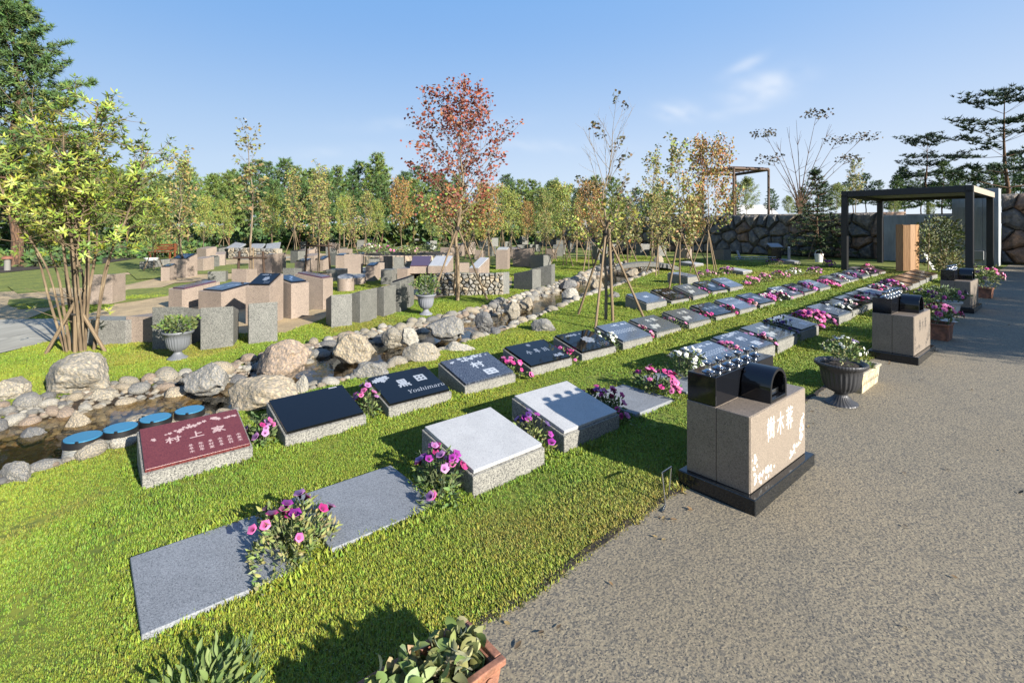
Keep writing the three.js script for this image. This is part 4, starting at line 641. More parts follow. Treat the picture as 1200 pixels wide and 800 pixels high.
boulder(691, 709, 324, 340, 'ochre', 5, 'ochre boulder at the bend of the stream');
boulder(620, 653, 371, 392, 'grey', 0, 'rough grey boulder on the lawn side bank near the staked tree');
boulder(712, 728, 340, 352, 'dark', 1, 'dark boulder on the lawn side bank past the staked tree');
boulder(732, 751, 312, 324, 'ochre', 2, 'ochre boulder beside the stone bridge');
boulder(766, 780, 298, 309, 'ochre', 3, 'yellowish boulder on the mound behind the stone bridge');
boulder(70, 102, 479, 503, 'ochre', 4, 'tan boulder lying in the water between white stones', { up: -0.13 });
boulder(133, 196, 484, 509, 'ochre', 5, 'flat tan rock beside the blue covers', { up: -0.08 });
boulder(91, 133, 453, 476, 'tan', 1, 'long tan stone at the water below the largest smooth boulder', { up: -0.12 });
boulder(-10, 36, 538, 572, 'grey', 0, 'grey boulder at the grass edge below the blue covers', { up: -0.05, deep: 0.6 });
boulder(14, 48, 500, 520, 'dark', 3, 'dark wet flat stone in the water', { up: -0.16 });
boulder(340, 362, 434, 466, 'pale', 2, 'pale boulder against the big ochre boulder');
// cobbles: rounded stones packed along both banks
{
  R = rngOf(4242); const all = [], kinds = [['tan', 5], ['grey', 4], ['ochre', 4], ['pale', 3], ['rust', 2], ['dark', 2]], bag = kinds.flatMap(([k, n]) => Array(n).fill(k));
  const cell = new Map(), key = (x, z) => Math.floor(x / 0.3) + ',' + Math.floor(z / 0.3);
  const free = (x, z, r) => { for (const [a, b, c] of kept) if ((a - x) ** 2 + (b - z) ** 2 < (c * 0.8 + r * 0.5) ** 2) return false; for (let i = -1; i <= 1; i++) for (let j = -1; j <= 1; j++) for (const q of cell.get(key(x + i * 0.3, z + j * 0.3)) ?? []) if ((q[0] - x) ** 2 + (q[1] - z) ** 2 < ((q[2] + r) * 0.82) ** 2) return false; return true; };
  const put = (t, u, bank, r) => { const s = lerp(along(nearB, t), along(farB, t), u), v = W(t, s); if (!free(v.x, v.z, r)) return; const k = key(v.x, v.z); if (!cell.has(k)) cell.set(k, []); cell.get(k).push([v.x, v.z, r]); all.push([v, r, bank, t]); };
  for (let k = 0; k < 9000; k++) { const t = rr(-2.5, 16.5); put(t, rr(0.80, 1.03), 'far bank', rr(0.05, 0.125) * (R() < 0.15 ? 1.3 : 1)); }
  for (let k = 0; k < 2600; k++) { const t = rr(-2.5, 16.5); put(t, rr(0.02, 0.17), 'lawn side bank', rr(0.045, 0.12)); }
  for (let k = 0; k < 70; k++) { const t = rr(-2.5, 12); put(t, rr(0.22, 0.72), 'stream', rr(0.05, 0.12)); }
  all.sort((a, b) => b[1] / -b[0].z - a[1] / -a[0].z);
  const rest = [];
  all.forEach(([v, r, bank], i) => {
    const c = pick(bag), m = SM[c], q = new THREE.Quaternion().setFromEuler(new THREE.Euler(rr(-0.25, 0.25), rr(0, 6.283), rr(-0.25, 0.25))), sc = new THREE.Vector3(r * rr(1, 1.35), r * rr(0.55, 0.8), r * rr(0.85, 1.05)), y = v.y + sc.y * 0.55, gi = Math.floor(R() * 8);
    if (i < 300) { const o = solo('cobble', smalls[gi], m, ({ tan: 'tan', grey: 'grey', ochre: 'ochre', pale: 'whitish', rust: 'rusty', dark: 'dark' })[c] + ' rounded cobble ' + (bank === 'stream' ? 'lying in the stream' : 'packed along the ' + bank + ' of the stream'), 'cobble', ({ tan: 'tan', grey: 'grey', ochre: 'ochre', pale: 'whitish', rust: 'rusty', dark: 'dark' })[c] + ' cobbles of the ' + bank); o.position.set(v.x, y, v.z); o.quaternion.copy(q); o.scale.copy(sc); }
    else rest.push([c, gi, new THREE.Matrix4().compose(new THREE.Vector3(v.x, y, v.z), q, sc)]);
  });
  const cols = { tan: [0.48, 0.43, 0.345], grey: [0.38, 0.365, 0.335], ochre: [0.55, 0.465, 0.345], dark: [0.26, 0.255, 0.25], rust: [0.49, 0.38, 0.29], pale: [0.62, 0.58, 0.50] };
  const im = new THREE.InstancedMesh(smalls[0], std({ map: rep(TX.stone, 0.45), roughness: 0.85 }), rest.length); rest.forEach(([c, , m], i) => { im.setMatrixAt(i, m); im.setColorAt(i, rgb(...cols[c])); });
  im.name = 'small_cobbles'; im.castShadow = im.receiveShadow = true; scene.add(im); tag(im, 'small rounded stones filling both banks of the stream', 'stones', null, 'stuff');
  // fine shingle under the cobbles
  const sh = new THREE.InstancedMesh(smalls[3], std({ map: rep(TX.stone, 0.2), roughness: 0.9 }), 9000); const mm = new THREE.Matrix4();
  for (let k = 0; k < 9000; k++) { const t = rr(-2.5, 15), u = R() < 0.65 ? rr(0.74, 1.0) : rr(0.02, 0.24), s = lerp(along(nearB, t), along(farB, t), u), v = W(t, s), r = rr(0.012, 0.035); mm.compose(new THREE.Vector3(v.x, v.y + 0.02 + r * 0.2, v.z), new THREE.Quaternion().setFromEuler(new THREE.Euler(0, rr(0, 6), 0)), new THREE.Vector3(r * 1.3, r * 0.7, r)); sh.setMatrixAt(k, mm); sh.setColorAt(k, rgb(...pick(Object.values(cols))).multiplyScalar(rr(0.5, 0.9))); }
  sh.name = 'shingle'; sh.castShadow = sh.receiveShadow = true; scene.add(sh); tag(sh, 'fine shingle between the cobbles on the stream banks', 'shingle', null, 'stuff');
}
{ // small arched stone bridge at the head of the stream
  const a = P(722, 316), b = P(795, 316), g = thing('stone_bridge', 'low grey stone slab bridging the head of the stream', 'bridge', a.clone().lerp(b, 0.5), Math.atan2(-(b.z - a.z), b.x - a.x)); const L = a.distanceTo(b) / 2;
  const s = new THREE.Shape(); s.moveTo(-L, 0); s.quadraticCurveTo(0, 0.28, L, 0); s.lineTo(L, 0.1); s.quadraticCurveTo(0, 0.42, -L, 0.1); s.lineTo(-L, 0);
  part('arch_slab', muv(new THREE.ExtrudeGeometry(s, { depth: 0.7, bevelEnabled: true, bevelSize: 0.01, bevelThickness: 0.01, bevelSegments: 1, curveSegments: 16 }).translate(0, 0, -0.35)), M.grey, g);
}
// ------------------------------------------------------------------ upright grave pillars of the far garden
const plateDark = [FACE.plainKanji, FACE.small, FACE.emblem], plum = inscribed([[0.6, .30, .21, .27], [0.4, .36, .26, .32]], null, 0.15), night = inscribed([[0.6, .06, .08, .12], [0.4, .09, .11, .16]], (c) => { spray(c, 120, 300, 400, 120, 16, 22, 60, 'rgb(130,150,180)', 51); }, 0.07);
const pillarSpots = [];
function pillar(x0, y0, x1, y1, top, depth, hb, m, face, label, group) {   // pixels of the two front foot corners, row of the front top edge; hb: back height over front height
  const a = P(x0, y0), b = P(x1, y1), w = a.distanceTo(b), h = heightTo(a, top) * 1.0, yaw = Math.atan2(-(b.z - a.z), b.x - a.x), mid = a.clone().lerp(b, 0.5);
  const g = thing('upright_gravestone', label, 'gravestone', mid, yaw, group); pillarSpots.push([mid.x - Math.sin(yaw) * depth / 2, mid.z - Math.cos(yaw) * depth / 2, Math.max(w, depth) * 0.6]);
  part('shaft', muv(prism([[0, h], [-depth, h * hb], [-depth, -0.05], [0, -0.05]], w)), m, g);
  if (face) { const len = Math.hypot(depth, h * (hb - 1)), tl = Math.atan2(h * (hb - 1), depth), pw = w * 0.84, pd = len * 0.84, q = new RoundedBoxGeometry(pw, 0.03, pd, 1, 0.005), p = q.attributes.position, uv = q.attributes.uv; for (let i = 0; i < p.count; i++) uv.setXY(i, p.getX(i) / pw + 0.5, 0.5 - p.getZ(i) / pd); q.rotateX(tl).translate(0, h * (1 + hb) / 2 + 0.016, -depth / 2); part('plate', q, face, g); }
  return g;
}
const PG = 'speckled grey pillars along the stream', PB = 'beige granite pillars with dark plates', PF = 'far pillars of the garden';
[[178, 410, 214, 409, 360], [234.5, 410.5, 273, 407, 361], [291, 405, 325, 401, 356], [388, 385, 412.5, 382, 346], [422, 379.5, 441.7, 373, 341], [450, 372, 464, 367.5, 336], [469, 366.5, 477, 363, 330], [480, 361, 485, 357, 325]].forEach((q, i) => pillar(...q, i > 2 ? 0.4 : 0.5, 0.8, M.pillarGrey, i === 7 ? night : i > 2 ? null : null, 'speckled grey granite pillar, ' + ORD[i] + ' in the curve from the silver urn', PG));
pillar(492, 348, 513, 347, 323, 0.4, 0.85, M.pillarGrey, null, 'grey granite pillar standing behind the lead grey urn', PG);
pillar(523, 346, 541, 345, 319, 0.4, 0.85, M.pillarGrey, null, 'dark grey pillar behind the trunk of the red leaved maple', PG);
pillar(581, 346.5, 597, 345, 319.5, 0.5, 0.85, M.pillarGrey, null, 'grey pillar beside the dry stone wall', PG);
pillar(624, 341, 634, 339, 316, 0.6, 0.75, M.pillarGrey, null, 'grey pillar with a sloping top, past the dry stone wall', PG);
pillar(646.5, 336, 650.5, 334, 310, 0.6, 0.75, M.pillarGrey, null, 'tall narrow grey pillar above the whitish boulder', PG);
pillar(637, 316, 646, 315, 299, 0.7, 0.9, M.pillarGrey, night, 'grey pillar with a dark top behind the narrow one', PF);
pillar(621, 313.5, 626.5, 312, 291, 0.7, 0.85, M.beige, night, 'tall beige pillar behind the grey pillars at the stream', PF);
pillar(581, 316, 595, 316, 293, 0.5, 1.1, M.beige, M.white, 'beige pillar with a pale plate behind the dry stone wall', PF);
// second row, beige
pillar(197, 362, 213, 363, 339, 0.9, 1.22, M.beige, plum, 'beige pillar with a plum plate behind the silver urn', PB);
pillar(232, 366, 259, 368, 341, 0.8, 1.22, M.beige, night, 'beige pillar with a dark blue plate beside the plum one', PB);
pillar(287.5, 381, 316, 381, 336, 0.45, 1.28, M.beige, plateDark[2], 'tall beige pillar with a carved black plate before the staked sapling', PB);
pillar(341, 375, 362, 371, 333, 0.6, 1.15, M.beige, night, 'broad beige pillar with dark blue plate behind the curved row', PB);
pillar(378.7, 364, 390, 361, 327, 0.7, 1.15, M.beige, plum, 'beige pillar with a plum plate behind the curved row', PB);
pillar(362.5, 318, 379, 318, 305, 0.5, 1.3, M.beige, plateDark[0], 'low beige pillar with a black plate among thin stakes', PF);
pillar(403, 321.5, 422.5, 321, 298, 0.4, 0.95, M.beige, null, 'plain beige pillar at the gravel circle', PF);
pillar(198.6, 326, 218, 326, 304, 0.5, 1.25, M.beige, plateDark[1], 'beige pillar with a black plate near the wooden bench', PF);
pillar(271, 352, 289, 352, 315, 0.4, 0.95, M.beige, null, 'tall weathered beige pillar behind the carved black plate', PF);
pillar(243, 331, 264, 330, 318, 0.4, 0.9, M.pillarGrey, null, 'low grey pillar behind the dark blue plate', PF);
pillar(318, 322, 335, 318, 298, 0.8, 0.8, M.beige, null, 'beige pillar with a steep top beyond the stakes', PF);
pillar(331, 345, 345, 345, 314, 0.35, 0.95, M.pillarGrey, null, 'dark grey pillar between two beige pillars with plates', PF);
pillar(103, 358, 131, 357, 322, 0.5, 0.95, M.beige, null, 'weathered beige pillar seen through the many stemmed tree', PF);
pillar(147, 402, 178, 402, 371, 0.5, 0.92, M.beige, null, 'low beige pillar with a dark band beside the first grey pillar', PF);
pillar(82, 404, 147, 404, 375, 0.5, 0.92, M.greyPolish, null, 'broad dark grey block behind the many stemmed tree', PF);
pillar(393, 303, 407, 300, 292, 0.5, 1.2, M.pillarGrey, night, 'distant grey pillar with a blue plate on the far lawn', PF);
pillar(384, 303, 392, 303, 284, 0.5, 0.9, M.beige, null, 'distant beige pillar beyond the gravel circle', PF);
[[592, 600, 294, 283, 'grey'], [621, 627, 295, 286.5, 'grey'], [628, 634, 295, 286.5, 'grey'], [655, 663, 298, 287, 'grey'], [700, 712, 305, 288, 'grey'], [718, 727, 297, 286, 'grey'], [728, 738, 298, 286, 'dark'], [751, 762, 299, 286, 'grey'], [772, 781, 300, 288, 'grey'], [806, 811, 303, 292, 'beige'], [848, 857, 305, 292, 'grey'], [449, 460, 321, 300, 'dark'], [461, 473, 320, 301, 'grey'], [536, 550, 320, 308, 'beige'], [713, 720, 313, 297, 'grey'], [504, 512, 292, 282, 'grey'], [362, 383, 295, 279, 'dark'], [803, 810, 302, 291, 'beige']].forEach(([x0, x1, y, top, m], i) => pillar(x0, y, x1, y - 0.4, top, 0.6, 0.85, m === 'grey' ? M.pillarGrey : M[m], i % 3 === 1 ? night : null, ['small grey pillar on the lawn behind the beige one', 'grey pillar, one of a close pair behind the tall beige pillar', 'grey pillar with a dark plate, one of a close pair', 'grey pillar on the shaded lawn past the pair', 'grey pillar behind the tall staked tree', 'grey pillar under the rock wall near its low end', 'black pillar under the rock wall', 'grey pillar under the rock wall beside thin stakes', 'grey pillar before the rock wall and the stone bridge', 'narrow beige pillar before the rock wall', 'dark pillar near the slanted notice before the rock wall', 'dark pillar beside the round bed', 'grey pillar with a dark plate beside the round bed', 'low beige base behind the dry stone wall', 'grey pillar near the bridge, behind the thin staked tree', 'small grey pillar behind the round bed', 'black block under the timber frame', 'narrow beige pillar by the stone bridge'][i], PF));
[[640, 289], [652, 291], [664, 286], [676, 289], [688, 293], [668, 296], [700, 288], [430, 289], [418, 292], [522, 287], [548, 287], [562, 291], [576, 289], [612, 287], [470, 286], [486, 288], [340, 290], [352, 293]].forEach(([x, y], i) => { R = rngOf(7000 + i); pillar(x, y, x + rr(6, 10), y - rr(0.1, 0.4), y - rr(8, 12), 0.55, rr(0.8, 1.1), i % 4 === 2 ? M.beige : M.pillarGrey, i % 3 === 0 ? night : null, i % 4 === 2 ? 'small beige pillar among trees of the far lawn' : i % 3 === 0 ? 'small grey pillar with a dark top among trees of the far lawn' : 'small plain grey pillar among trees of the far lawn', i % 4 === 2 ? 'small beige far pillars' : i % 3 === 0 ? 'small far pillars with dark tops' : 'small plain far pillars'); });
[[225, 318], [238, 314], [252, 312], [300, 310], [312, 313], [345, 322], [356, 318], [340, 308], [350, 305], [362, 301], [386, 311], [393, 316], [397, 306], [432, 322], [438, 318], [428, 330], [446, 334], [440, 326], [465, 330], [474, 326], [556, 304], [548, 298], [566, 300], [530, 300], [516, 304], [606, 300], [598, 303], [640, 303], [648, 300], [188, 330], [230, 305], [246, 303], [212, 309], [414, 310], [382, 330], [372, 336]].forEach(([x, y], i) => { R = rngOf(8100 + i); const bg = i % 3 !== 1; pillar(x, y, x + rr(8, 12) * (y > 315 ? 1.15 : 1), y - rr(-0.3, 0.5), y - rr(11, 15) * (y > 315 ? 1.25 : 1), rr(0.4, 0.6), rr(0.85, 1.2), bg ? M.beige : M.pillarGrey, i % 2 ? night : null, (bg ? 'beige' : 'grey') + ' granite pillar ' + (i % 2 ? 'with a dark plate' : 'with a bare top') + ' in the crowded middle of the far garden', (bg ? 'beige' : 'grey') + ' crowded pillars ' + (i % 2 ? 'with plates' : 'bare')); });
{ // little round ones by the gravel circle
  const v = P(405, 341), g = thing('round_pedestal', 'short round beige pedestal with a grey top beside the gravel circle', 'pedestal', v); part('drum', muv(cyl(0.21, 0.21, 0.34, 28)), M.beige, g); part('cap', muv(cyl(0.2, 0.2, 0.05, 28).rotateX(0.25).translate(0, 0.34, 0)), M.slab, g);
  const w = P(420, 333), h = thing('round_pedestal', 'lower beige pedestal just behind the round one', 'pedestal', w); part('drum', muv(cyl(0.2, 0.2, 0.2, 28)), M.beige, h); part('cap', muv(cyl(0.19, 0.19, 0.04, 28).rotateX(0.2).translate(0, 0.2, 0)), M.slab, h);
}
// dry stone walls and beds
function dryWall(ax, ay, bx, by, top, label, cell = 0.13, thick = 0.12, m = [SM.tan, SM.ochre, SM.grey], capM) {
  const a = P(ax, ay), b = P(bx, by), L = a.distanceTo(b), h = heightTo(a, top), g = thing('dry_stone_wall', label, 'wall', a, Math.atan2(-(b.z - a.z), b.x - a.x), 'low stone walls of the far garden'), pts = []; R = rngOf(Math.round(ax * 7));
  for (let y = cell * 0.3; y < h; y += cell * 0.55) for (let x = rr(0, cell); x < L; x += cell * rr(0.8, 1.5)) pts.push([x, y + rr(-0.03, 0.03)]);
  const l = [[], [], []]; for (const q of voronoiCells(pts, [[0, 0], [L, 0], [L, h], [0, h]])) if (q.length > 2) l[Math.floor(R() * 3)].push(wallStone(q, thick, 0.005));
  l.forEach((q, i) => { if (q.length) { const o = part('stones', merge(q), m[i], g); o.userData.kind = 'stuff'; } }); part('core', box(L, h * 0.95, 0.3, L / 2, h * 0.475, -thick * 0.4 - 0.16, 0), SM.tan, g); return g;
}
dryWall(513, 347, 590, 346, 320, 'dry stone wall of small tan stones behind the red leaved maple');
dryWall(268, 303, 324, 304, 290, 'low dry stone wall below pale slabs on the far lawn', 0.25);
dryWall(475, 320, 515, 329, 312, 'low stacked dark stone edge under the sloping plates', 0.2);
[[479, 302, 505, 318, plum, 'plum'], [500, 308, 525, 318, M.white, 'pale'], [548, 309, 562, 321, M.white, 'pale tilted']].forEach(([x0, , x1, y, f, n], i) => { const v = P((x0 + x1) / 2, y, 0.28), w = (x1 - x0) * perPx(v) * 0.9, g = thing('grave_marker', n + ' plate on a low beige base behind the stacked stones', 'grave marker', v, 0.1 - i * 0.2, 'sloping plates on the stone bed'), [b, p] = markerShapes(Math.round(w * 100) / 100, 0.9, 0.15, 0.4); part('base', b, M.beige, g); part('plate', p, f, g); });
[[272, 290], [296, 291], [316, 290]].forEach(([x, y], i) => { const v = P(x, 303), g = solo('stone_slab', muv(box(0.7, 0.09, 0.7, 0, 0, 0, 0.02)), M.slab, ['pale slab topping the dry stone wall beside the sapling stakes', 'pale slab in the middle of the dry stone wall top', 'pale slab at the far end of the dry stone wall top'][i], 'stone slab'); g.position.set(v.x, v.y + heightTo(v, y) + 0.05, v.z - 0.35); g.rotation.set(0.45, 0.3 * i - 0.3, 0); });
{ // round raised bed, faced with upright stones
  const c = P(472, 307), g = thing('round_bed', 'round raised bed faced with brown stone blocks, planted with a small tree', 'planting bed', c); const r = 2.1; R = rngOf(606);
  for (let k = 0; k < 40; k++) { const a = k / 40 * 6.283, q = part('block', muv(box(0.30, rr(0.36, 0.42), 0.22, 0, 0.2, 0, 0.02)), pick([SM.rust, SM.tan, stoneMats[2]]), g); q.position.set(Math.sin(a) * r, 0, Math.cos(a) * r); q.rotation.y = a; }
  part('soil', new THREE.CylinderGeometry(r - 0.05, r - 0.05, 0.06, 40).translate(0, 0.34, 0), M.soil, g); pillarSpots.push([c.x, c.z, 2.3]);
  [[-1.2, 0.9], [-0.4, 1.4], [0.6, 1.3], [1.3, 0.7], [0.2, 0.4], [-1.5, -0.2]].forEach(([x, z], i) => { const b = thing('shrub', ['low shrub with pale blooms in the round bed, over the brown blocks', 'rosy low shrub in the round bed', 'pale green low shrub in the round bed', 'greyish low shrub at the edge of the round bed', 'yellow green low shrub in the middle of the round bed', 'dark low shrub at the far edge of the round bed'][i], 'shrub', V3(c.x + x, c.y + 0.36, c.z + z)); bush(b, 'foliage', rr(0.4, 0.6), rr(0.35, 0.55), 260, i % 2 ? LEAFC : DRY, 0.09, 0, [[pick(['white', 'rose', 'pink'])], 14, 1.6]); });
}
// ------------------------------------------------------------------ trees
function branchPts(b, d, len, n, curve, wob) { const p = [b.clone()], q = d.clone(); for (let k = 1; k <= n; k++) { q.add(V3(rr(-wob, wob), curve / n + rr(-wob, wob) * 0.5, rr(-wob, wob))).normalize(); p.push(p[k - 1].clone().addScaledVector(q, len / n)); } return p; }
const taper = (n, a, b) => Array.from({ length: n }, (_, k) => lerp(a, b, k / (n - 1)));
function broadleaf(o) {                                       // returns [wood, leaves]
  R = rngOf(o.seed); const wd = new GB(), lf = new GB(), { H, r = 0.03, from = 0.35, n = 16, reach, e0 = 0.5, e1 = 1.1, sub = 5, per = 8, ll = 0.07, lw = 0.05, colour, lean = 0.04, bareTop = 0, droop = 0.3, spread = 0.05, curve = 0.35, subLen = 0.42, whorl = false } = o;
  const tr = [V3(0, -0.05, 0)]; for (let k = 1; k <= 9; k++) tr.push(V3(noise3(k * 0.7, o.seed, 1) * lean * H * k / 9, H * k / 9 * 0.98, noise3(k * 0.7, o.seed, 5) * lean * H * k / 9));
  wd.tube(tr, taper(10, r, r * 0.15), 8);
  const at = (f) => { const x = clamp(f) * 9, i = Math.min(8, Math.floor(x)); return tr[i].clone().lerp(tr[i + 1], x - i); };
  const leafAt = (p, f, d) => {
    if (whorl) { const m = Math.round(rr(6, 9)), a0 = rr(0, 6.28), ax = d.clone().add(V3(0, 0.6, 0)).normalize(), s1 = sideOf(ax), s2 = s1.clone().cross(ax); for (let k = 0; k < m; k++) { const a = a0 + k / m * 6.283, dd = s1.clone().multiplyScalar(Math.cos(a)).addScaledVector(s2, Math.sin(a)).addScaledVector(ax, rr(-0.1, 0.5)).add(V3(0, -droop * R(), 0)).normalize(); lf.leaf(p, dd, ax.clone().cross(dd).normalize(), ll * rr(0.75, 1.2), lw * rr(0.8, 1.2), colour(f, p), 0.2); } return; }
    const q = p.clone().add(V3(rr(-spread, spread), rr(-spread, spread), rr(-spread, spread))), dd = V3(d.x + rr(-0.9, 0.9), d.y * 0.3 - droop + rr(-0.5, 0.5), d.z + rr(-0.9, 0.9)).normalize(); lf.leaf(q, dd, sideOf(dd), ll * rr(0.7, 1.25), lw * rr(0.75, 1.25), colour(f, p), 0.12);
  };
  for (let i = 0; i < n; i++) {
    const f = from + (1 - from) * (i + R()) / n, b = at(f), a = i * 2.399 + rr(-0.4, 0.4), e = lerp(e0, e1, f) + rr(-0.15, 0.15), L = reach(f) * rr(0.75, 1.15), d = V3(Math.cos(a) * Math.cos(e), Math.sin(e), Math.sin(a) * Math.cos(e)), rad = Math.max(0.004, r * (1 - f * 0.85) * 0.5), pts = branchPts(b, d, L, 5, curve, 0.1);
    wd.tube(pts, taper(6, rad, 0.002), 5);
    for (let k = 0; k < sub; k++) {
      const g = lerp(0.3, 1, (k + R()) / sub), x = g * 5, j = Math.min(4, Math.floor(x)), q = pts[j].clone().lerp(pts[j + 1], x - j), d2 = pts[j + 1].clone().sub(pts[j]).normalize().add(randDir().multiplyScalar(0.8)).normalize(), sp = branchPts(q, d2, L * subLen * rr(0.6, 1.2) * (1.2 - g * 0.5), 3, 0.25, 0.12);
      wd.tube(sp, taper(4, rad * 0.45, 0.0015), 4);
      const fy = clamp(sp[2].y / H); if (R() < bareTop * smooth(0.55, 0.8, fy)) continue;
      for (let m = 0; m < per; m++) { const y = rr(0.3, 3), jj = Math.min(2, Math.floor(y)); leafAt(sp[jj].clone().lerp(sp[jj + 1], y - jj), fy, d2); }
    }
  }
  const a = wd.build(), b = lf.build(); a.computeBoundingBox(); b.computeBoundingBox(); const k = H / Math.max(a.boundingBox.max.y, b.boundingBox.max.y); a.scale(k, k, k); b.scale(k, k, k);
  return [a, b];
}
function pine(o) {
  R = rngOf(o.seed); const wd = new GB(), lf = new GB(), { H, r = 0.12, from = 0.3, gap = 0.45, pad = 0, reach, per = 5, tuft = 0.24, tw = 0.04, k0 = 9, cols, flat = 0.0, e0 = 0.1, lean = 0.02, dens = 1 } = o;
  const tr = [V3(0, -0.1, 0)]; for (let k = 1; k <= 9; k++) tr.push(V3(noise3(k * 0.5, o.seed, 1) * lean * H, H * k / 9, noise3(k * 0.5, o.seed, 5) * lean * H)); wd.tube(tr, taper(10, r, r * 0.12), 8);
  const at = (f) => { const x = clamp(f) * 9, i = Math.min(8, Math.floor(x)); return tr[i].clone().lerp(tr[i + 1], x - i); };
  const put = (p, d) => { const c = pick(cols).map((x) => x * rr(0.8, 1.2)); for (let k = 0; k < k0; k++) { const q = randDir(); q.y = q.y * (1 - flat) + 0.35; q.addScaledVector(d, 0.5).normalize(); lf.spike(p, q, sideOf(q), tuft * rr(0.7, 1.2), tw, c); } };
  for (let h = from * H; h < H * 0.985; h += gap * rr(0.7, 1.3)) {
    const f = h / H, m = Math.round(per * rr(0.7, 1.3)), a0 = rr(0, 6.28);
    for (let i = 0; i < m; i++) {
      const a = a0 + i / m * 6.283 + rr(-0.3, 0.3), L = reach(f) * rr(0.65, 1.15), e = lerp(e0, 0.8, f ** 3) + rr(-0.12, 0.12), d = V3(Math.cos(a) * Math.cos(e), Math.sin(e), Math.sin(a) * Math.cos(e)), pts = branchPts(at(f), d, L, 4, 0.25, 0.08);
      wd.tube(pts, taper(5, Math.max(0.012, r * (1 - f) * 0.3), 0.004), 4);
      const s = Math.max(3, Math.round(L / 0.17 * dens));
      for (let k = 0; k < s; k++) { const g = lerp(pad || 0.25, 1, (k + R()) / s) * 4, j = Math.min(3, Math.floor(g)), q = pts[j].clone().lerp(pts[j + 1], g - j), w = pad ? 0.55 : L * 0.26 * (1.15 - g / 4); q.add(V3(rr(-w, w), rr(-0.05, 0.08) * (1 - flat), rr(-w, w))); put(q, d); }
    }
  }
  put(at(1), V3(0, 1, 0)); return [wd.build(), lf.build()];
}
function plant(kind, pair, pos, scale, turn, label, category, group, bark = M.bark, leafM = M.leaf, lift = null) {
  const g = thing(kind, label, category, pos, turn, group); g.scale.set(scale * (lift ?? 1), scale, scale * (lift ?? 1)); part('trunk', pair[0], bark, g); part('crown', pair[1], leafM, g); return g;
}
const shade = (c, k = 0.25) => c.map((x) => x * rr(1 - k, 1 + k));
const mixC = (list) => () => shade(pick(list));
const YG = [[0.30, 0.37, 0.05], [0.40, 0.43, 0.06], [0.23, 0.31, 0.045], [0.45, 0.43, 0.08]], OR = [[0.48, 0.19, 0.05], [0.42, 0.28, 0.06], [0.30, 0.32, 0.06], [0.52, 0.28, 0.08]], RE = [[0.36, 0.075, 0.035], [0.30, 0.055, 0.03], [0.42, 0.13, 0.045], [0.26, 0.06, 0.03]];
// supports: poles leaning on the trunk, tied with dark wrap
function support(pos, h, spread, n, label, o = {}) {
  const { m = M.pole, r = 0.022, turn = 0, tall = 1 } = o, g = thing('tree_support', label, 'tree support', pos, turn, 'wooden tree supports');
  for (let k = 0; k < n; k++) { const a = k / n * 6.283 + 0.3, x = Math.cos(a) * spread, z = Math.sin(a) * spread, q = V3(-Math.cos(a) * spread * 0.12, h * tall, -Math.sin(a) * spread * 0.12), f = V3(x, -0.06, z); f.y = plane(pos.x + x, pos.z + z) - pos.y - 0.05; part('pole', bar(f, q, r, r * 0.85, 8), m, g); }
  part('tie', new THREE.CylinderGeometry(0.05, 0.05, 0.09, 12).translate(0, h * 0.87, 0), M.wrap, g); return g;
}
function frameSupport(pos, w, h, label, turn = 0) {
  const g = thing('tree_support', label, 'tree support', pos, turn, 'wooden tree supports');
  for (const k of [-1, 1]) part('post', bar([k * w * 0.62, -0.06, 0.05 * k], [k * w / 2, h * 1.06, 0.03 * k], 0.035, 0.032), M.darkPole, g);
  part('crossbar', bar([-w * 0.68, h * 0.9, 0.05], [w * 0.68, h * 0.9, 0.05], 0.026), M.darkPole, g); part('tie', new THREE.CylinderGeometry(0.05, 0.05, 0.1, 12).translate(0, h * 0.9, 0), M.wrap, g); part('stay', bar([0.09, 0, 0.06], [0.07, h * 1.15, 0.04], 0.018), M.pole, g);
}
const GT = 'staked garden trees';
{ // red leaved maple behind the stream
  const v = P(536, 352), p = broadleaf({ seed: 31, H: 5.0, r: 0.06, from: 0.3, n: 36, reach: (f) => 1.45 * Math.sin(clamp((f - 0.12) / 0.88) * 2.7) ** 0.8 + 0.25, e0: 0.45, e1: 0.85, curve: 0.4, sub: 8, per: 14, ll: 0.09, lw: 0.075, spread: 0.11, colour: (f) => shade(f > 0.55 + rr(-0.14, 0.1) ? pick(RE) : pick(OR.concat(YG.slice(0, 2)))) });
  plant('maple_tree', p, v, 1, 0.6, 'tall maple with red upper leaves, staked beside the dry stone wall', 'tree', GT, M.paleBark); support(v, 1.85, 0.75, 3, 'three pale poles supporting the red leaved maple');
}
{ // thin staked tree on the lawn side of the stream
  const v = P(710, 376), p = broadleaf({ seed: 33, H: 3.95, r: 0.035, from: 0.28, n: 26, reach: (f) => 0.95 * Math.sin(clamp(f * 1.02) * 2.6) + 0.15, e0: 0.55, e1: 1.1, sub: 5, per: 13, ll: 0.08, lw: 0.065, bareTop: 0.8, spread: 0.07, colour: (f) => shade(f > 0.62 ? pick([[0.13, 0.12, 0.05], [0.2, 0.14, 0.06]]) : R() < 0.12 ? pick(OR) : pick(YG)) });
  plant('garden_tree', p, v, 1, 1.9, 'thin staked tree with bare upper twigs on the lawn by the stream', 'tree', GT); support(v, 1.75, 0.72, 3, 'three poles supporting the thin tree with bare upper twigs', { turn: 0.4 });
  part('stake', bar(V3(v.x + 0.1, v.y - 0.05, v.z + 0.12), V3(v.x + 0.05, v.y + 1.6, v.z + 0.04), 0.026), M.pole, scene).name = numbered('tree_stake'); tag(scene.children[scene.children.length - 1], 'upright pole beside the thin tree with bare twigs', 'tree support', 'wooden tree supports');
}
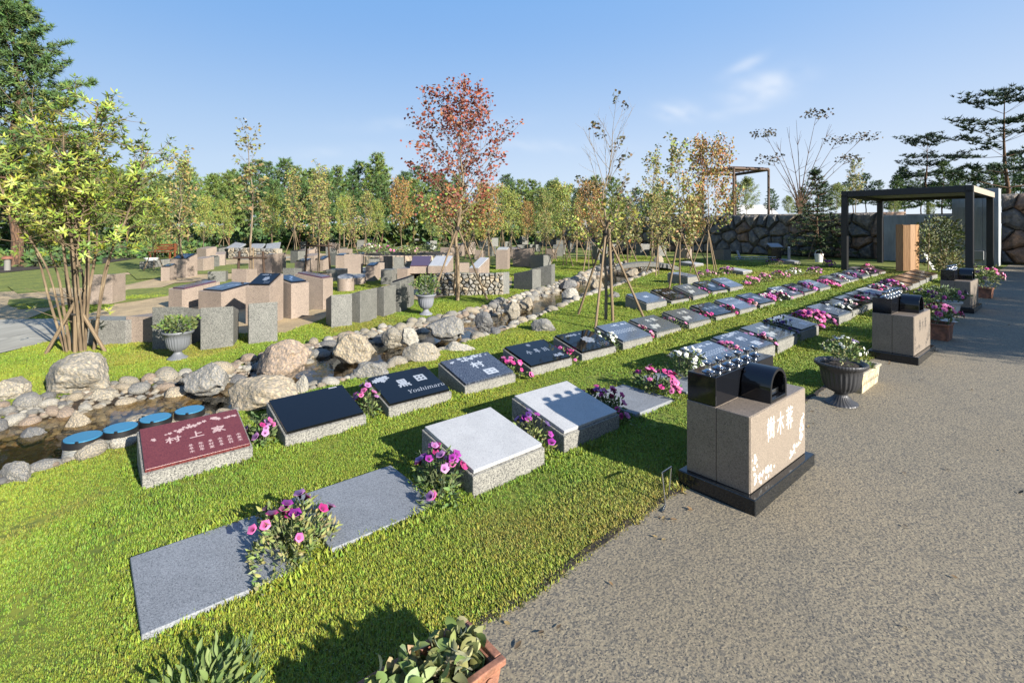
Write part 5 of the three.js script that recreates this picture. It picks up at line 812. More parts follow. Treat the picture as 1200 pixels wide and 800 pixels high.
const vA = broadleaf({ seed: 41, H: 4, r: 0.035, from: 0.3, n: 34, reach: (f) => 1.3 * Math.sin(clamp(f) * 2.8) + 0.2, e0: 0.4, e1: 0.95, sub: 7, per: 14, ll: 0.10, lw: 0.075, spread: 0.12, colour: mixC(YG) });
const vB = broadleaf({ seed: 43, H: 4, r: 0.035, from: 0.28, n: 36, reach: (f) => 1.45 * Math.sin(clamp(f) * 2.7) + 0.2, e0: 0.4, e1: 0.9, sub: 7, per: 14, ll: 0.10, lw: 0.08, spread: 0.14, colour: (f) => shade(f > 0.45 + rr(-0.2, 0.2) ? pick(OR) : pick(YG)) });
const vC = broadleaf({ seed: 47, H: 4, r: 0.03, from: 0.25, n: 26, reach: (f) => 0.85 * Math.sin(clamp(f) * 2.7) + 0.15, e0: 0.6, e1: 1.1, sub: 6, per: 12, ll: 0.11, lw: 0.07, spread: 0.1, bareTop: 0.4, colour: mixC([[0.27, 0.32, 0.06], [0.38, 0.36, 0.08], [0.40, 0.30, 0.10]]) });
const vD = broadleaf({ seed: 49, H: 4, r: 0.03, from: 0.2, n: 36, reach: (f) => 1.4 * Math.sin(clamp(0.1 + f * 0.9) * 2.9) + 0.15, e0: 0.35, e1: 1.0, sub: 8, per: 22, ll: 0.11, lw: 0.07, spread: 0.16, colour: mixC([[0.17, 0.25, 0.04], [0.24, 0.31, 0.05], [0.33, 0.36, 0.07]]) });
// [x, foot row, top row, shape, poles, label]
[[797, 338, 152, 2, 3, 'green leaved staked tree at the back row of markers'], [829, 320, 152, 1, 3, 'orange and green tree on the back lawn'], [572, 313, 208, 1, 3, 'small orange tree behind the dry stone wall'], [600, 305, 222, 0, 3, 'yellow green tree on the lawn behind the beige pillar'], [660, 312, 212, 0, 3, 'bushy yellow green tree beside the narrow grey pillar'], [690, 318, 205, 1, 2, 'brownish tree just behind the thin staked tree'], [636, 300, 215, 3, 0, 'dark green tree behind the pair of pillars'], [745, 302, 236, 2, 3, 'low sparse tree near the stone bridge'], [722, 306, 228, 0, 3, 'yellow green tree at the head of the stream'], [764, 300, 168, 2, 2, 'tall thin light green tree before the rock wall'], [470, 298, 205, 1, 0, 'small green and orange tree growing in the round bed'], [345, 300, 192, 2, 3, 'tall faded tree beside the wooden frame'], [374, 296, 186, 2, 3, 'thin rust topped tree beyond the stakes'], [403, 296, 228, 0, 2, 'yellow green tree on the far lawn beyond the gravel circle'], [442, 292, 232, 0, 2, 'light green tree behind the round bed'], [505, 290, 225, 3, 0, 'green tree on the lawn behind the round bed'], [530, 296, 215, 1, 2, 'orange tinged tree in the shade of the red maple'], [210, 324, 168, 2, 2, 'brown leaved tree with a pale trunk near the bench'], [262, 300, 232, 0, 2, 'yellow green tree near the dry stone wall'], [238, 302, 228, 0, 0, 'light green tree at the forest edge'], [318, 298, 226, 0, 2, 'pale green tree behind the sapling stakes'], [180, 318, 235, 0, 2, 'pale yellow tree above the wooden bench'], [555, 300, 235, 0, 2, 'small yellow tree behind the maple stakes'], [700, 296, 232, 1, 0, 'orange shrubby tree before the low end of the rock wall'], [618, 296, 232, 1, 0, 'russet tree on the far lawn'], [785, 296, 232, 2, 2, 'sparse sapling before the rock wall'], [412, 304, 225, 2, 2, 'thin airy sapling beside the gravel circle'], [428, 300, 218, 2, 2, 'thin airy sapling at the edge of the round bed'], [520, 302, 222, 2, 2, 'thin airy sapling behind the pale plate'], [545, 303, 226, 2, 3, 'thin airy sapling behind the pale tilted plate'], [640, 306, 226, 2, 3, 'thin airy sapling behind the dark topped grey pillar'], [676, 306, 222, 2, 3, 'thin airy sapling beyond the whitish boulder'], [735, 312, 224, 2, 3, 'thin airy sapling at the near side of the bridge'], [772, 322, 214, 2, 3, 'thin airy sapling behind the starred marker'], [588, 300, 214, 0, 2, 'yellow sapling behind the pale plated pillar'], [812, 306, 226, 1, 3, 'small rusty tree before the rock wall'], [652, 294, 205, 3, 0, 'tall green tree at the low end of the rock wall']].forEach(([x, y, top, k, poles, l], i) => {
  const v = P(x, y), h = heightTo(v, top), s = h / 4; R = rngOf(3000 + i);
  plant('garden_tree', [vA, vB, vC, vD][k], v, s, i * 1.7, l, 'tree', GT, i % 2 ? M.bark : M.paleBark, M.leaf, i === 1 ? 0.75 : k === 2 ? 0.9 : 0.68); if (poles) support(v, Math.min(1.7, h * 0.42), 0.55, poles, 'leaning poles supporting the ' + l, { turn: i * 0.9, r: 0.02 });
});
{ // tall sapling with leaf tufts, in a dark frame, behind the carved black plate
  const v = P(294, 346), h = heightTo(v, 140), p = broadleaf({ seed: 53, H: h, r: 0.04, from: 0.45, n: 15, reach: () => 0.5, e0: 0.3, e1: 0.9, sub: 4, per: 10, ll: 0.11, lw: 0.07, spread: 0.12, bareTop: 0.35, lean: 0.02, colour: mixC([[0.26, 0.22, 0.05], [0.2, 0.18, 0.05], [0.32, 0.26, 0.08]]) });
  plant('garden_tree', p, v, 1, 0, 'tall slender sapling with sparse leaf tufts tied to a dark frame', 'tree', GT); frameSupport(v, 0.62, heightTo(v, 297), 'dark post and crossbar frame holding the slender sapling');
  const w = P(372, 322); frameSupport(w, 0.75, heightTo(w, 284), 'dark post frame before the wooden frame'); plant('garden_tree', vC, w, heightTo(w, 200) / 4, 2.2, 'slender tree tied to the dark post frame by the low beige pillar', 'tree', GT);
}
{ // many stemmed tree with long leaves, near the big boulder
  const v = P(96, 412), g = thing('many_stemmed_tree', 'many stemmed tree with long yellow green leaves above the largest boulder', 'tree', v), wd = new GB(), lf = new GB(); R = rngOf(61);
  const C = [[0.30, 0.38, 0.045], [0.38, 0.44, 0.06], [0.24, 0.31, 0.04], [0.42, 0.45, 0.08], [0.17, 0.24, 0.035]];
  const tuft = (p, d) => { const m = Math.round(rr(6, 10)), ax = d.clone().add(V3(0, 0.7, 0)).normalize(), s1 = sideOf(ax), s2 = s1.clone().cross(ax), a0 = rr(0, 6.28), c = pick(C); for (let k = 0; k < m; k++) { const a = a0 + k / m * 6.283, q = s1.clone().multiplyScalar(Math.cos(a)).addScaledVector(s2, Math.sin(a)).addScaledVector(ax, rr(-0.25, 0.45)).add(V3(0, -0.2 * R(), 0)).normalize(); lf.frond(p.clone().addScaledVector(randDir(), 0.02), q, ax.clone().cross(q).normalize(), rr(0.06, 0.10), rr(0.02, 0.03), shade(c, 0.2), 0.35); } };
  // tops of the stems: [px, py] in the photo with a depth offset, where each stem ends
  const ends = [[-18, 150, 0.2], [10, 118, -0.3], [30, 190, 0.5], [62, 190, 0.1], [92, 150, 0.3], [108, 128, -0.2], [128, 125, 0.2], [150, 170, -0.4], [172, 200, 0.1], [40, 235, -0.5], [140, 215, 0.5], [0, 220, -0.2], [78, 140, -0.6], [118, 165, 0.6]];
  ends.forEach(([x, y, dz], i) => {
    const e = V3((x - 96) * perPx(v) * 1.0, heightTo(v, y), dz), b = V3(e.x * 0.13 + rr(-0.03, 0.03), -0.05, dz * 0.15 + rr(-0.05, 0.05)), m = b.clone().lerp(e, 0.45).add(V3((b.x - e.x) * 0.12 + rr(-0.05, 0.05), 0.08, rr(-0.06, 0.06)));
    const cv = new THREE.CatmullRomCurve3([b, b.clone().lerp(m, 0.5).add(V3(rr(-0.03, 0.03), 0.05, 0)), m, m.clone().lerp(e, 0.5).add(V3(rr(-0.08, 0.08), 0.05, rr(-0.06, 0.06))), e]), pts = cv.getPoints(14), r0 = rr(0.014, 0.026);
    wd.tube(pts, taper(15, r0, 0.007), 7);
    for (let k = 0; k < 36; k++) {
      const f = lerp(0.58, 1, (k + R()) / 36) * 14, j = Math.min(13, Math.floor(f)), q = pts[j].clone().lerp(pts[j + 1], f - j), d = V3(rr(-1, 1), rr(-0.15, 0.7), rr(-1, 1)).normalize(), L = rr(0.22, 0.6), sp = branchPts(q, d, L, 3, 0.2, 0.15); wd.tube(sp, taper(4, 0.007, 0.002), 4);
      tuft(sp[3], d); if (R() < 0.85) tuft(sp[2], d); if (R() < 0.5) { const d2 = d.clone().add(randDir().multiplyScalar(0.8)).normalize(), t2 = branchPts(sp[2], d2, L * 0.5, 2, 0.2, 0.1); wd.tube(t2, taper(3, 0.004, 0.002), 4); tuft(t2[2], d2); }
    }
    tuft(e, V3(0, 1, 0));
  });
  for (let k = 0; k < 7; k++) { const d = V3(rr(-1, 1), rr(0.1, 0.5), rr(-0.3, 1)).normalize(), sp = branchPts(V3(0, rr(0.3, 0.9), 0), d, rr(0.5, 0.9), 4, 0.1, 0.2); wd.tube(sp, taper(5, 0.008, 0.002), 4); if (k % 2) tuft(sp[4], d); }
  part('stems', wd.build(), M.paleBark, g, 'thin pale stems rising from one foot'); part('crown', lf.build(), M.glossLeaf, g);
  const s = thing('tree_support', 'pale upright pole tied among stems of the many stemmed tree', 'tree support', V3(v.x, v.y, v.z + 0.12), 0, 'wooden tree supports'); part('pole', bar([0.0, -0.05, 0], [0.03, 3.0, 0], 0.026, 0.024), M.pole, s); part('brace', bar([0.42, -0.05, -0.05], [-0.03, 0.78, 0], 0.024), M.pole, s); part('brace', bar([-0.42, -0.05, 0.02], [0.05, 0.8, 0], 0.024), M.pole, s);
  for (const y of [0.55, 1.15]) part('tie', new THREE.TorusGeometry(0.06, 0.015, 6, 14).rotateX(1.57).translate(0.0, y, -0.03), M.wrap, s);
}
// ------------------------------------------------------------------ pines and the wood behind
const NG = [[0.075, 0.145, 0.038], [0.10, 0.18, 0.045], [0.06, 0.115, 0.035], [0.13, 0.20, 0.05]], NY = [[0.15, 0.225, 0.045], [0.20, 0.27, 0.05], [0.12, 0.185, 0.04]];
const pA = pine({ seed: 71, H: 9, from: 0.22, reach: (f) => 2.9 * (1 - f) ** 0.7 + 0.45, cols: NG, tuft: 0.36, tw: 0.085, k0: 10, dens: 1.0, per: 6 }), pB = pine({ seed: 73, H: 9, from: 0.3, reach: (f) => 3.2 * (1 - f) ** 0.6 + 0.4, cols: NY, tuft: 0.36, tw: 0.085, k0: 10, gap: 0.5, dens: 1.0, per: 6 }), pC = pine({ seed: 75, H: 9, from: 0.35, reach: (f) => 2.4 * (1 - f) ** 0.6 + 0.5, cols: NG.slice(0, 3), tuft: 0.34, tw: 0.08, gap: 0.5, dens: 1.0, per: 6 });
const atDepth = (px, d) => { const x = (px - 600) / FOC * d; return V3(x, plane(x, -d), -d); };
{
  R = rngOf(88); let n = 0; const tops = [[-120, 150], [60, 190], [150, 196], [240, 194], [300, 192], [345, 190], [400, 200], [440, 188], [490, 194], [545, 206], [620, 210], [660, 206], [720, 212], [800, 225]];
  const topAt = (x) => { for (let i = 1; i < tops.length; i++) if (x <= tops[i][0]) return lerp(tops[i - 1][1], tops[i][1], (x - tops[i - 1][0]) / (tops[i][0] - tops[i - 1][0])); return 225; };
  for (const [d0, d1, step, dy] of [[33, 40, 40, 10], [43, 50, 27, 2], [54, 64, 26, 7]]) for (let x = -130 + rr(0, 20); x < 790; x += step * rr(0.75, 1.25)) {
    const d = rr(d0, d1), v = atDepth(x, d), h = heightTo(v, topAt(x) + dy + rr(-7, 12)), k = pick([pA, pB, pB, pC]), nm = k === pA ? 'dense dark' : k === pB ? 'light green' : 'narrow dark';
    plant('pine_tree', k, v, h / 9, rr(0, 6.28), nm + ' pine ' + (dy === 10 ? 'standing at the edge of the wood' : dy === 2 ? 'within the wood' : 'deep in the wood'), 'tree', 'pines ' + nm + (dy === 10 ? ' edge' : dy === 2 ? ' within' : ' deep'), M.pineBark, M.needle); n++;
  }
}
{ const v = P(19, 312), h = heightTo(v, 10), p = pine({ seed: 77, H: 11.5, r: 0.24, from: 0.34, gap: 0.36, per: 6, reach: (f) => 3.0 * Math.sin(clamp(0.25 + f * 0.78) * 3.0) ** 0.7 + 0.3, cols: NG, tuft: 0.26, tw: 0.05, k0: 12, dens: 2.2, e0: 0.05, lean: 0.03 }); plant('pine_tree', p, v, h / 11.5, 0.5, 'tall old pine towering over the many stemmed tree', 'tree', null, M.pineBark, M.needle); }
{ // right-hand pines on the terrace: flat layered boughs
  const p = pine({ seed: 79, H: 7.5, r: 0.14, from: 0.25, gap: 0.85, per: 5, pad: 0.5, reach: (f) => 5.2 * (1 - f) ** 0.5 * (0.7 + 0.3 * Math.sin(f * 31)) + 0.4, cols: [[0.03, 0.06, 0.03], [0.04, 0.08, 0.035], [0.025, 0.05, 0.025]], tuft: 0.28, tw: 0.06, k0: 12, flat: 0.75, e0: 0.0, dens: 2.6 });
  const a = V3(28.5, 2.3, -29); plant('pine_tree', p, a, heightTo(a, 112) / 7.5, 0.3, 'dark layered pine above the high boulder wall', 'tree', null, M.pineBark, M.needle);
  const b = V3(28.5, 2.3, -34.5); plant('pine_tree', p, b, heightTo(b, 164) / 7.5, 2.1, 'dark layered pine behind the pergola roof', 'tree', null, M.pineBark, M.needle);
  [[1060, 36, 196], [1000, 40, 206], [1105, 33, 190], [1030, 30, 212], [1145, 40, 196], [905, 44, 222], [860, 46, 226], [965, 38, 214], [820, 48, 224], [1190, 38, 182], [1225, 32, 150], [780, 46, 226], [1050, 31, 206], [1080, 38, 200], [1125, 36, 200], [1015, 36, 204], [1165, 32, 192], [990, 33, 214], [940, 36, 220]].forEach(([x, d, top], i) => { const v = atDepth(x, d); v.y = 2.3; plant('pine_tree', [pA, pC][i % 2], v, heightTo(v, top) / 9, i * 1.3, (i % 2 ? 'narrow dark' : 'dense dark') + ' pine on the terrace above the boulder wall', 'tree', 'pines on the terrace ' + (i % 2 ? 'narrow' : 'dense'), M.pineBark, M.needle); });
}
{ // small fir before the boulder wall, half in shade
  const v = P(957, 303), p = pine({ seed: 83, H: 3.4, r: 0.05, from: 0.08, gap: 0.17, per: 8, reach: (f) => 1.25 * (1 - f) ** 0.85 + 0.06, cols: [[0.04, 0.075, 0.025], [0.055, 0.095, 0.03], [0.07, 0.11, 0.03]], tuft: 0.13, tw: 0.03, k0: 9, flat: 0.4, e0: -0.1, dens: 1.3 });
  plant('fir_tree', p, v, heightTo(v, 197) / 3.4, 0, 'small dark fir standing before the boulder wall', 'tree', null, M.pineBark, M.needle); support(v, 1.2, 0.6, 2, 'two poles leaning on the small fir', { turn: 0.8 });
}
{ // nearly bare maple on top of the wall
  const v = atDepth(938, 26.5); v.y = 2.2; const wd = new GB(), lf = new GB(); R = rngOf(91); const k = perPx(v), h = (y) => (HOR - y) / FOC * -v.z + EYE - v.y;
  [[893, 155, 1], [912, 165, 0], [925, 148, 0], [940, 138, 0], [955, 132, 1], [968, 148, 0], [985, 162, 1], [1008, 160, 1], [900, 185, 1], [990, 185, 1]].forEach(([x, y, leafy]) => {
    const e = V3((x - 938) * k, h(y), rr(-0.6, 0.6)), b = V3(rr(-0.08, 0.08), -0.1, 0), m = V3(e.x * 0.35, e.y * 0.5, e.z * 0.3), pts = new THREE.CatmullRomCurve3([b, V3(e.x * 0.08, e.y * 0.22, 0), m, e]).getPoints(12); wd.tube(pts, taper(13, 0.045, 0.006), 6);
    for (let q = 0; q < 9; q++) { const j = Math.floor(rr(4, 12)), d = V3(e.x * 0.4 + rr(-0.7, 0.7), rr(0.2, 1), rr(-0.7, 0.7)).normalize(), sp = branchPts(pts[j], d, rr(0.35, 0.9), 3, 0.2, 0.15); wd.tube(sp, taper(4, 0.012, 0.003), 4); }
    if (leafy) for (let q = 0; q < 90; q++) { const p = e.clone().add(V3(rr(-0.6, 0.6), rr(-0.3, 0.12), rr(-0.5, 0.5))), d = randDir(); d.y *= 0.3; lf.leaf(p, d.normalize(), sideOf(d), rr(0.1, 0.16), rr(0.09, 0.13), shade([0.09, 0.065, 0.035])); }
  });
  const g = thing('bare_maple', 'almost leafless maple with a few dark leaf tufts above the boulder wall', 'tree', v); part('trunk', wd.build(), M.pineBark, g); part('crown', lf.build(), M.leaf, g);
  [[1003, 182, 0], [875, 205, 3], [1048, 228, 3], [980, 212, 3], [1090, 236, 3], [1120, 238, 0], [925, 228, 3]].forEach(([x, top, kk], i) => { const q = atDepth(x, 26 + i % 3); q.y = 2.25; plant('garden_tree', [vC, vA, vB, vD][kk], q, heightTo(q, top) / 4, i, ['thin leafy sapling beside the bare maple', 'green shrub by the upper pergola', 'green shrub above the wall behind the pergola post', 'yellowish shrub right above the boulder wall', 'green shrub over the concrete wall', 'sparse shrub above the concrete wall end', 'green shrub below the bare maple'][i], 'tree', 'shrubs along the top of the walls'); });
}
{ // trees along the other side of the path, whose shade falls across it
  [[9.8, -6, 3.8, 'first'], [11.6, -6.2, 3.9, 'second'], [13.6, -6, 3.8, 'third'], [15.7, -6.1, 3.8, 'fourth'], [17.6, -6, 3.9, 'fifth'], [19.6, -6, 3.8, 'sixth'], [21.6, -6.2, 3.9, 'seventh'], [23.6, -6.2, 4.0, 'eighth'], [10.7, -6.5, 3.7, 'ninth, set back'], [12.6, -6.6, 3.8, 'tenth, set back'], [14.6, -6.5, 3.9, 'eleventh, set back'], [16.6, -6.6, 3.8, 'twelfth, set back'], [18.6, -6.5, 3.9, 'thirteenth, set back'], [20.6, -6.6, 3.9, 'fourteenth, set back']].forEach(([t, s, h, l], i) => { const v = W(t, s); plant('roadside_tree', vD, v, h / 4, i * 1.1, l + ', bushy tree of the screen across the path', 'tree', 'screen of trees across the path', M.bark); });
}
// undergrowth at the foot of the wood
{
  R = rngOf(99); const f = new GB(); for (let k = 0; k < 130; k++) { const d0 = randDir(); d0.y = Math.abs(d0.y); const q = Math.cbrt(R()), p = V3(d0.x * q, d0.y * q * 0.8, d0.z * q), d = d0.clone().add(randDir().multiplyScalar(0.7)).normalize(); f.leaf(p, d, sideOf(d), rr(0.22, 0.4), rr(0.14, 0.24), shade([0.9, 1.0, 0.8], 0.3)); }
  const n = 1100, im = new THREE.InstancedMesh(f.build(), phy({ vertexColors: true, roughness: 0.8, transmission: 0.25, thickness: 0, side: THREE.DoubleSide }), n), m = new THREE.Matrix4();
  for (let k = 0; k < n; k++) { const near = R() < 0.42, x = near ? rr(-150, 240) : rr(-160, 830), d = near ? lerp(23.5, 33, R()) + (x > 100 ? 5 : 0) : rr(38, 66), v = atDepth(x, d), s = near ? rr(0.25, 0.8) : rr(0.8, 2.0); m.compose(v, new THREE.Quaternion().setFromEuler(new THREE.Euler(0, rr(0, 6.28), 0)), V3(s * 1.3, s, s * 1.3)); im.setMatrixAt(k, m); im.setColorAt(k, rgb(...pick([[0.09, 0.15, 0.035], [0.14, 0.20, 0.04], [0.06, 0.11, 0.03], [0.20, 0.23, 0.06]]))); }
  im.name = 'undergrowth'; im.castShadow = im.receiveShadow = true; scene.add(im); tag(im, 'dense green undergrowth at the foot of the wood', 'undergrowth', null, 'stuff');
}
// ------------------------------------------------------------------ pergolas, board, small things
{
  const t0 = 18.7, t1 = 22.7, s0 = 2.35, s1 = 5.35, H = 2.5, g = thing('pergola', 'black steel pergola with a flat roof at the end of the rows', 'pergola', W(t0, s0), YAW); // x along t, z towards -s
  const L = t1 - t0, B = s1 - s0, c = 0.17;
  for (const [x, z] of [[0, 0], [L, 0], [0, -B], [L, -B]]) part('post', box(c, H - 0.02, c, x, (H - 0.02) / 2 - 0.05 + 0.02 * x * 0, z, 0.01), M.blackMetal, g);
  for (const z of [0, -B]) part('beam', box(L + c, 0.2, 0.16, L / 2, H - 0.04, z, 0.01), M.blackMetal, g);
  for (const x of [0, L]) part('beam', box(0.16, 0.19, B - 0.17, x, H - 0.04, -B / 2, 0.01), M.blackMetal, g);
  part('roof_panel', box(L - 0.1, 0.04, B - 0.1, L / 2, H - 0.02, -B / 2, 0), std({ color: rgb(0.35, 0.33, 0.3), roughness: 0.6 }), g);
  part('side_fascia', box(L + c - 0.01, 0.17, 0.02, L / 2, H - 0.045, 0.092, 0.004), std({ color: rgb(0.42, 0.36, 0.28), roughness: 0.55 }), g);
}
{ // wooden curved board and planting beneath the pergola
  const v = P(1074, 318), k = perPx(v), g = thing('wooden_board', 'tall curved board of natural timber standing before the pergola planting', 'wooden board', v, YAW - 0.25), h = heightTo(v, 263), r = 0.42, pl = 7; R = rngOf(17);
  for (let i = 0; i < pl; i++) { const a = -1.2 + i * 0.4, q = new THREE.BoxGeometry(0.172, h * rr(0.97, 1.02), 0.07).translate(0, h / 2, 0); const o = part('plank', muv(q), M.wood, g); o.position.set(Math.sin(a) * r, 0, Math.cos(a) * r - r); o.rotation.y = a; }
  const b = thing('shrub', 'dark leafy shrub growing behind the timber board', 'shrub', P(1106, 316)); bush(b, 'foliage', 0.65, 1.5, 1500, [[0.09, 0.13, 0.03], [0.14, 0.17, 0.04], [0.05, 0.08, 0.02]], 0.10, 0.25); part('stem', merge([bar([0, -0.05, 0], [0.05, 0.8, 0], 0.03), bar([0, 0, 0], [-0.2, 1.0, 0.1], 0.02), bar([0, 0, 0], [0.25, 1.0, -0.1], 0.02)]), M.bark, b);
  const c = thing('shrub', 'low yellowish shrub before the pergola post', 'shrub', P(1112, 322)); bush(c, 'foliage', 0.45, 0.7, 900, [[0.22, 0.22, 0.05], [0.28, 0.25, 0.07], [0.14, 0.16, 0.04]], 0.08, 0);
  const d = thing('shrub', 'thin climbing shrub on the edge of the timber board', 'shrub', P(1088, 318)); bush(d, 'foliage', 0.3, 1.45, 420, [[0.12, 0.16, 0.04], [0.2, 0.22, 0.06]], 0.09, 0.1); part('stem', bar([0, -0.05, 0], [0.04, 1.3, 0], 0.016), M.bark, d);
}
{ // upper pergola on the terrace and a distant white house
  const a = atDepth(862, 29.5), b = atDepth(901, 27), y = 2.3, g = thing('pergola', 'brown timber pergola on the terrace above the boulder wall', 'pergola', V3(a.x, y, a.z)), d = V3(b.x - a.x, 0, b.z - a.z), q = d.clone().normalize(), bk = V3(q.z, 0, -q.x).multiplyScalar(-2.2), h = (HOR - 201) / FOC * 28 + EYE - y, br = std({ color: rgb(0.10, 0.06, 0.04), roughness: 0.7 });
  for (const p of [V3(0, 0, 0), d, bk.clone(), d.clone().add(bk)]) part('post', bar(p.clone().setY(-0.1), p.clone().setY(h), 0.07, 0.07, 4), br, g);
  for (const [p, e] of [[V3(0, 0, 0), d], [bk, d.clone().add(bk)], [V3(0, 0, 0), bk], [d, d.clone().add(bk)]]) part('beam', bar(p.clone().setY(h), e.clone().setY(h), 0.09, 0.09, 4), br, g);
  for (let i = 1; i < 7; i++) part('rafter', bar(d.clone().multiplyScalar(i / 7).setY(h + 0.12), d.clone().multiplyScalar(i / 7).add(bk).setY(h + 0.12), 0.04, 0.04, 4), br, g);
  const hv = atDepth(878, 58), o = thing('white_house', 'distant white house seen below the upper pergola', 'building', V3(hv.x, 2.3, hv.z)), w = std({ color: rgb(0.75, 0.72, 0.68), roughness: 0.8 });
  part('wall', box(4.4, 1.1, 3, 0, 0.5, 0, 0), w, o); part('roof', prism([[1.9, 1.0], [0, 2.1], [-1.9, 1.0]], 4.8), std({ color: rgb(0.6, 0.58, 0.56), roughness: 0.7 }), o); for (const x of [-1.3, 0, 1.3]) part('window', box(0.6, 0.5, 0.04, x, 0.6, 1.51, 0), M.black, o);
}
const notice = std({ color: rgb(0.30, 0.31, 0.32), roughness: 0.5 });
{ // notice board, slanted panel, post on the back lawn
  const v = P(908, 304), g = thing('notice_board', 'dark notice stand with a sloping pale top before the boulder wall', 'sign', v), h = heightTo(v, 289); part('stand', box(0.42, h, 0.3, 0, h / 2, 0), M.dark, g); part('panel', box(0.5, 0.03, 0.42, 0, 0, 0, 0.004).rotateX(0.35).translate(0, h + 0.06, 0.02), notice, g);
  const p = P(925, 309), q = thing('metal_post', 'short grey metal post beside the notice stand', 'post', p), ph = heightTo(p, 290); part('shaft', cyl(0.05, 0.05, ph, 14), std({ color: rgb(0.3, 0.32, 0.34), roughness: 0.4 }), q); part('cap', cyl(0.056, 0.05, 0.03, 14, 0, ph, 0), M.steel, q);
  const s = P(868, 304), r = thing('tilted_notice', 'narrow tilted notice plate on the back lawn', 'sign', s), sh = heightTo(s, 293); part('plate', box(0.1, sh * 1.05, 0.03, 0, sh / 2, 0, 0.004), notice, r).rotation.set(-0.3, 0, 0.22); part('foot', box(0.14, 0.08, 0.14, 0, 0.02, 0.05), M.dark, r);
  const a = P(1046, 305), b = thing('tilted_notice', 'tilted notice plate beside the rear pergola post', 'sign', a); part('plate', box(0.1, 0.55, 0.03, 0, 0.28, 0, 0.004), notice, b).rotation.set(-0.3, 0, 0.3); part('foot', box(0.14, 0.08, 0.14, 0, 0.02, 0.05), M.dark, b);
  const c = P(1096, 318), e = thing('tilted_notice', 'tilted notice plate at the foot of the timber board', 'sign', c); part('plate', box(0.1, 0.62, 0.03, 0, 0.3, 0, 0.004), notice, e).rotation.set(-0.3, 0, 0.3); part('foot', box(0.14, 0.08, 0.14, 0, 0.02, 0.05), M.dark, e);
  const rk = P(885, 306), rg = thing('low_rail', 'low row of small metal stands on the back lawn', 'rail', rk); for (let i = 0; i < 6; i++) part('upright', cyl(0.015, 0.015, 0.18, 8, -0.7 + i * 0.28, 0, 0), M.steel, rg); part('bar', bar([-0.8, 0.17, 0], [0.85, 0.17, 0], 0.015), M.steel, rg); part('bar', bar([-0.8, 0.09, 0.02], [0.85, 0.09, 0.02], 0.012), M.steel, rg);
  const bk = P(960, 307), bg = thing('bucket', 'pale bucket with tools at the foot of the small fir', 'bucket', bk); part('body', cyl(0.12, 0.16, 0.32, 18), urnMats.white, bg); part('handle', new THREE.TorusGeometry(0.15, 0.008, 6, 16, Math.PI).translate(0, 0.32, 0), M.steel, bg); const tl = thing('garden_tool', 'wooden handled tool leaning near the pale bucket', 'tool', P(972, 310)); part('handle', bar([0, 0, 0], [-0.25, 0.42, -0.1], 0.014), M.wood, tl); part('head', box(0.12, 0.02, 0.1, 0.01, 0.01, 0.02), M.steel, tl);
}
{ // bench, pot and lantern near the wood
  const v = P(190, 305), g = thing('wooden_bench', 'reddish timber bench at the edge of the wood', 'bench', v, -0.15), m = std({ map: rep(TX.wood, 0.6), color: rgb(0.5, 0.26, 0.16), roughness: 0.7 });
  for (let i = 0; i < 4; i++) part('seat_slat', box(1.3, 0.035, 0.09, 0, 0.44, 0.05 + i * 0.1 - 0.15, 0.004), m, g); for (let i = 0; i < 3; i++) part('back_slat', box(1.3, 0.09, 0.03, 0, 0.56 + i * 0.12, -0.2 - i * 0.02, 0.004), m, g);
  for (const x of [-0.58, 0.58]) { part('leg', box(0.07, 0.44, 0.07, x, 0.2, 0.16, 0.004), m, g); part('leg', box(0.07, 0.9, 0.07, x, 0.43, -0.16, 0.004), m, g); part('armrest', box(0.07, 0.04, 0.45, x, 0.64, 0, 0.004), m, g); }
  const p = P(177, 308), q = thing('white_pot', 'shallow white pot beside the timber bench', 'pot', p); part('bowl', new THREE.LatheGeometry([[0, 0], [0.2, 0], [0.3, 0.22], [0.32, 0.24], [0.28, 0.24], [0.2, 0.05], [0, 0.05]].map(([x, y]) => new THREE.Vector2(x, y)), 24), urnMats.white, q);
  const l = P(8, 317), o = thing('garden_lamp', 'small lamp with a red brown cap beneath the old pine', 'lamp', l); part('post', cyl(0.11, 0.10, 0.5, 14), std({ color: rgb(0.22, 0.21, 0.19), roughness: 0.8 }), o); part('cap', new THREE.SphereGeometry(0.2, 16, 8, 0, 6.3, 0, 1.57).scale(1, 0.6, 1).translate(0, 0.5, 0), std({ color: rgb(0.25, 0.1, 0.06), roughness: 0.7 }), o);
  const w = P(165, 316), e = P(200, 311), lw = w.distanceTo(e), k = thing('low_kerb_wall', 'low grey block wall before the bench', 'wall', w, Math.atan2(-(e.z - w.z), e.x - w.x)); for (let i = 0; i < 6; i++) part('block', muv(box(lw / 6 - 0.015, 0.35, 0.15, (i + 0.5) * lw / 6, 0.15, 0, 0.01)), M.grey, k);
  const t = P(367, 296), t2 = P(395, 296), fr = thing('timber_frame', 'tall thin timber frame of two posts and a crossbar on the far lawn', 'frame', t), x = t2.x - t.x, h = heightTo(t, 254); part('post', bar([0, -0.05, 0], [0, h, 0], 0.05, 0.05, 6), M.pole, fr); part('post', bar([x, -0.05, 0], [x, h * 1.05, 0], 0.05, 0.05, 6), M.pole, fr); part('crossbar', box(x, 0.16, 0.06, x / 2, h - 0.05, 0), M.pole, fr);
}
